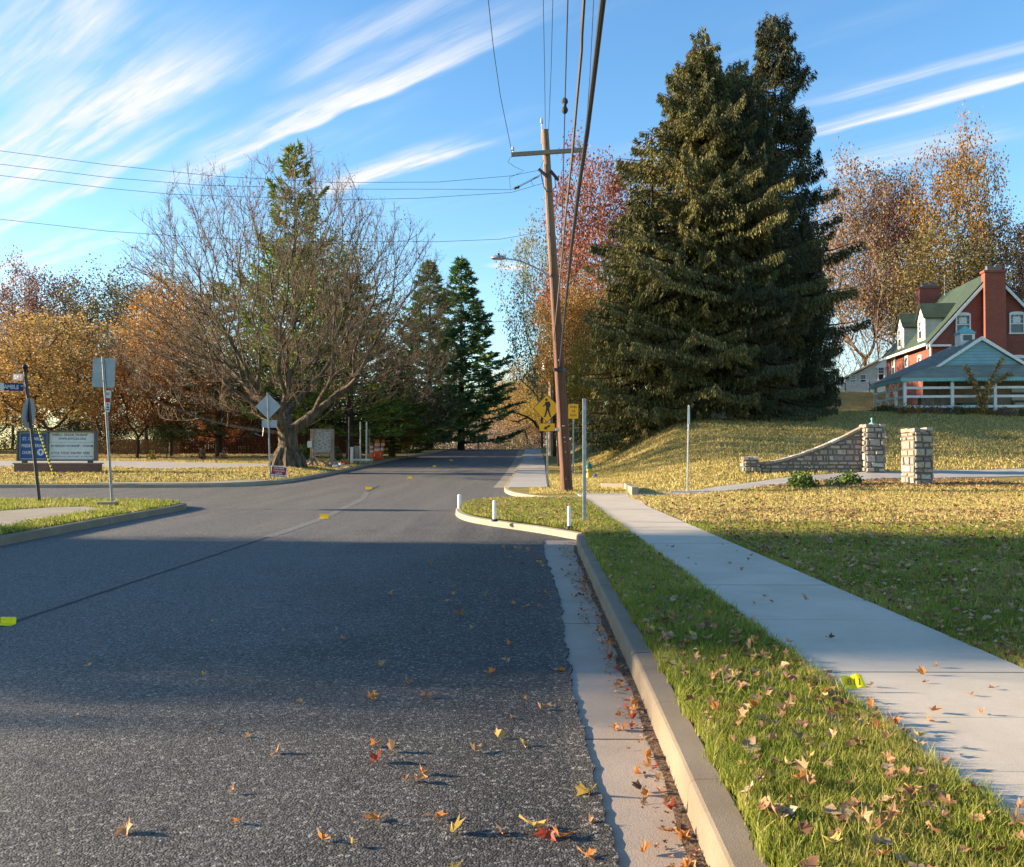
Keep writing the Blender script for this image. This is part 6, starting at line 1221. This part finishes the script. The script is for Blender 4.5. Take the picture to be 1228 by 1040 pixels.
lfp = [tuple(a) for a in offs(lf_far, .2) if a[1] < 62] + [(-60, 62)]; ramp_ = [(p.x, p.y) for p in rp]; cpp = [(p.x, p.y) for p in cp]
blades('grass', field(-40, -9.8, 36.5, 60, 110, lambda p: in_poly(p, lfp) & ~in_poly(p, ramp_) & ~in_poly(p, cpp)), left_z, .10, .04, M['grass_d'], 'yellowing grass across the side street', .7, seed=13)

# ------------------------------------------------------------------ fallen leaves
def leaf_mesh(seed):
    """lobed, curled leaf with a stalk; unit size about one decimetre"""
    r = random.Random(seed); bm = bmesh.new(); out = []
    lobes = [(-100, .55), (-55, .85), (-8, .0), (0, 1.0), (55, .85), (100, .55)]; prof_ = [(-150, .28), (-125, .30), (-105, .62), (-82, .45), (-55, .84), (-30, .54), (0, 1.0), (30, .54), (55, .84), (82, .45), (105, .62), (125, .30), (150, .28)]
    curl = r.uniform(.3, 1.0); tw = r.uniform(-.5, .5); c0 = bm.verts.new((0, 0, 0))
    fold = r.uniform(.15, 1.1); cup = r.uniform(-.3, .9)
    def bend2(x, y): return abs(x) * fold * .8 + max(0, y) * cup * .9 + abs(y) * .15 + .004 * math.sin(140 * x + 90 * y + seed)
    def bend(x, y): return curl * (.55 * x * x * 8 + .35 * y * y * 5 * (1 if y > 0 else .6)) * .36 + tw * x * y * .9 + .008 * math.sin(30 * x + seed)
    ring = []
    for a, l in prof_:
        l *= .055 * r.uniform(.8, 1.15); x, y = math.sin(D2R(a)) * l, math.cos(D2R(a)) * l; ring.append(bm.verts.new((x, y, max(-.01, bend2(x, y)) + .002)))
    mid = [bm.verts.new((v.co.x * .5, v.co.y * .5, v.co.z * .42)) for v in ring]
    for i in range(len(ring) - 1): bm.faces.new((mid[i], ring[i], ring[i + 1], mid[i + 1])); bm.faces.new((c0, mid[i], mid[i + 1]))
    a, b_ = bm.verts.new((-.0012, -.004, .001)), bm.verts.new((.0012, -.004, .001)); c, d = bm.verts.new((.004, -.055, .01 + .01 * r.random())), bm.verts.new((.0055, -.055, .01)); bm.faces.new((a, b_, d, c))
    me = bpy.data.meshes.new('leaf'); bm.to_mesh(me); bm.free(); return me
LMESH = [[leaf_mesh(10 + i) for i in range(7)] for _ in LM]; 
for row, m_ in zip(LMESH, LM.values()):
    for me in row: me.materials.append(m_)
LK = list(LM); lr = random.Random(99)
def put_leaf(x, y, z, s, col, label, grp, tilt=.35):
    me = lr.choice(LMESH[LK.index(col)]); o = bpy.data.objects.new('fallen_leaf', me); C.objects.link(o); o.location = (x, y, z); o.rotation_euler = (lr.gauss(0, tilt), lr.gauss(0, tilt), lr.uniform(0, 6.28)); o.scale = (s, s * lr.uniform(.8, 1.1), s * lr.uniform(.8, 1.6)); return tag(o, label, 'leaf', grp)
spec = [(452, 989, 1.25, 'orange', 'orange leaf standing up on the dark asphalt near the bottom of the view'), (151, 999, 1.1, 'tan', 'lone tan leaf on the lighter asphalt at the lower left'), (543, 1002, 1.0, 'yellow', 'small yellow leaf on the asphalt right of the orange standing leaf'), (640, 997, 1.3, 'yellow', 'left leaf of the row of three near the bottom of the asphalt'), (655, 1003, 1.2, 'red', 'reddish middle leaf of the row of three near the bottom of the asphalt'), (671, 1009, 1.3, 'orange', 'right leaf of the row of three near the bottom of the asphalt'), (706, 954, 1.3, 'yellow', 'yellow oval leaf by the asphalt edge'), (453, 917, 1.15, 'red', 'pink red leaf alone on the asphalt above the orange standing leaf'), (551, 738, 1.5, 'orange', 'orange leaf cluster topmost on the open asphalt'), (1118, 861, 1.0, 'orange', 'orange leaf on the pale pavement near its right edge')]
for px, py, s, c_, lab in spec:
    g = G(px, py, Rz if px < 720 else right_z); put_leaf(g.x, g.y, g.z + (.012 if px < 720 else .035), s, c_, lab, None, .5)
def scatter(n, fx_, label, grp, cols, z_off, smin=.7, smax=1.2, tilt=.35):
    for _ in range(n): x, y, zf_ = fx_(); put_leaf(x, y, float(zf_(x, y)) + z_off, lr.uniform(smin, smax), lr.choices(list(cols), list(cols.values()))[0], label, grp, tilt)
scatter(78, lambda: ((lambda y: (.3 - abs(lr.gauss(0, .8)) - .02, y, Rz))(3.2 + 12 * lr.random() ** 1.15)), 'small dry leaf on the dark asphalt along its right edge', 'leaves along the asphalt edge', {'tan': 6, 'orange': 3, 'brown': 1, 'yellow': 1}, .010, .5, 1.0)
scatter(12, lambda: ((lambda y: (-lr.uniform(1, 4) * y / 8, y, Rz))(lr.uniform(5, 14))), 'tiny pale leaf scrap out on the open asphalt', 'scraps on the open asphalt', {'tan': 5, 'yellow': 2}, .008, .3, .5)
scatter(76, lambda: ((lambda y: (near_x(y) - .05 - abs(lr.gauss(0, .08)), y, Rz))(3.1 + 8.5 * lr.random() ** 1.3)), 'curled leaf in the gutter against the kerb', 'leaves in the gutter', {'orange': 6, 'tan': 4, 'red': 3, 'brown': 2}, .016, .55, .95, .6)
scatter(26, lambda: ((lambda y: (lr.uniform(1.85, 3.15), y, right_z))(3.9 + 10 * lr.random() ** 1.2)), 'small dry leaf on the concrete pavement', 'leaves on the pavement', {'orange': 4, 'tan': 3, 'brown': 2}, .032, .45, .8)
scatter(112, lambda: ((lambda y: (lr.uniform(inner_edge(y) + .03, 1.86), y, right_z))(3.0 + 4.6 * lr.random() ** 1.1)), 'dry leaf lying in the grass verge beside the kerb', 'leaves in the verge', {'tan': 10, 'orange': 3, 'brown': 2, 'yellow': 2}, .070, .55, .98, .45)
# the rest of the litter as one mass
def litter(xy, zf, off, size, seed):
    rng = np.random.default_rng(seed); c = np.stack([xy[:, 0], xy[:, 1], zf(xy[:, 0], xy[:, 1]) + off], 1); n = len(c); n_ = rng.normal(0, .35, (n, 3)); n_[:, 2] = 1; a = np.cross(n_, rng.normal(0, 1, (n, 3))); a /= np.linalg.norm(a, axis=1, keepdims=True); b = np.cross(n_, a); b /= np.linalg.norm(b, axis=1, keepdims=True)
    s = (size * rng.uniform(.6, 1.3, n))[:, None]; up3 = np.cross(a, b); up3 *= np.sign(up3[:, 2:3]); vs = []
    for an, ln in ((0, .62), (1.05, .5), (-1.05, .5), (2.1, .36), (-2.1, .36)):
        ln = ln * rng.uniform(.35, 1.15, n)[:, None]
        d = a * math.cos(an) + b * math.sin(an); e = -a * math.sin(an) + b * math.cos(an); cu_ = rng.uniform(-.05, .45, n)[:, None]
        vs.append(np.stack([c, c + d * s * ln * .55 + e * s * .21 + up3 * s * cu_ * .15, c + d * s * ln + up3 * s * cu_ * .5, c + d * s * ln * .55 - e * s * .21 + up3 * s * cu_ * .15], 1))
    v = np.stack(vs, 1).reshape(-1, 4, 3); k5 = np.arange(n * 5)
    vv = v.reshape(-1, 3); q = np.arange(n * 20).reshape(-1, 4).copy(); q[:, 0] = np.repeat(np.arange(n) * 20, 5); return vv, q
kl = lambda p: (patchy(p, .35) & (rg_.random(len(p)) < .7))
L_ = [litter(field(.9, 1.85, 2.9, 7.2, 55, lambda p: ks(p) & (patchy(p, .8))), right_z, .060, .085, 21), litter(field(.5, .83, 3, 12, 260, lambda p: p[:, 0] > np.interp(p[:, 1], nfy, nfx) - .12 - .1 * rg_.random(len(p))), Rz, .018, .03, 22), litter(field(.9, 1.85, 7.2, 17, 60, ks), right_z, .055, .075, 1), litter(field(-2, 1.9, 16, 27.5, 55, lambda p: in_poly(p, ip_)), right_z, .06, .08, 2), litter(field(3.2, 7, 4.6, 10, 95, kr), right_z, .045, .065, 3), litter(field(3.2, 3.5, 4.6, 16, 60, kr), right_z, .045, .065, 13),
      litter(field(3.3, 14, 10, 22, 48, kd), right_z, .05, .085, 4), litter(field(3.3, 20, 20, 34, 11, kd), right_z, .055, .12, 5), litter(field(8, 18, 31.5, 35, 60, kd), right_z, .06, .12, 6), litter(field(2.6, 32, 33, 56, 1.2, hk), right_z, .07, .13, 7),
      litter(field(-40, -10, 38, 76, 4, lambda p: in_poly(p, [tuple(a) for a in offs(lf_far, .2) if a[1] < 78] + [(-60, 78)]) & ~in_poly(p, cpp) & ~in_poly(p, ramp_)), left_z, .06, .16, 8), litter(field(-20, -8.6, 12, 27, 6, lambda p: in_poly(p, lpoly) & ~in_poly(p, pth)), left_z, .06, .09, 9), litter(field(.5, .85, 8, 15.5, 50), Rz, .02, .06, 10)]
o = link('leaf_litter', mesh_np('leaf_litter', *cat(L_)), M['litter']); tag(o, 'scattered dry leaves over the lawns', 'leaves', None, 'stuff')
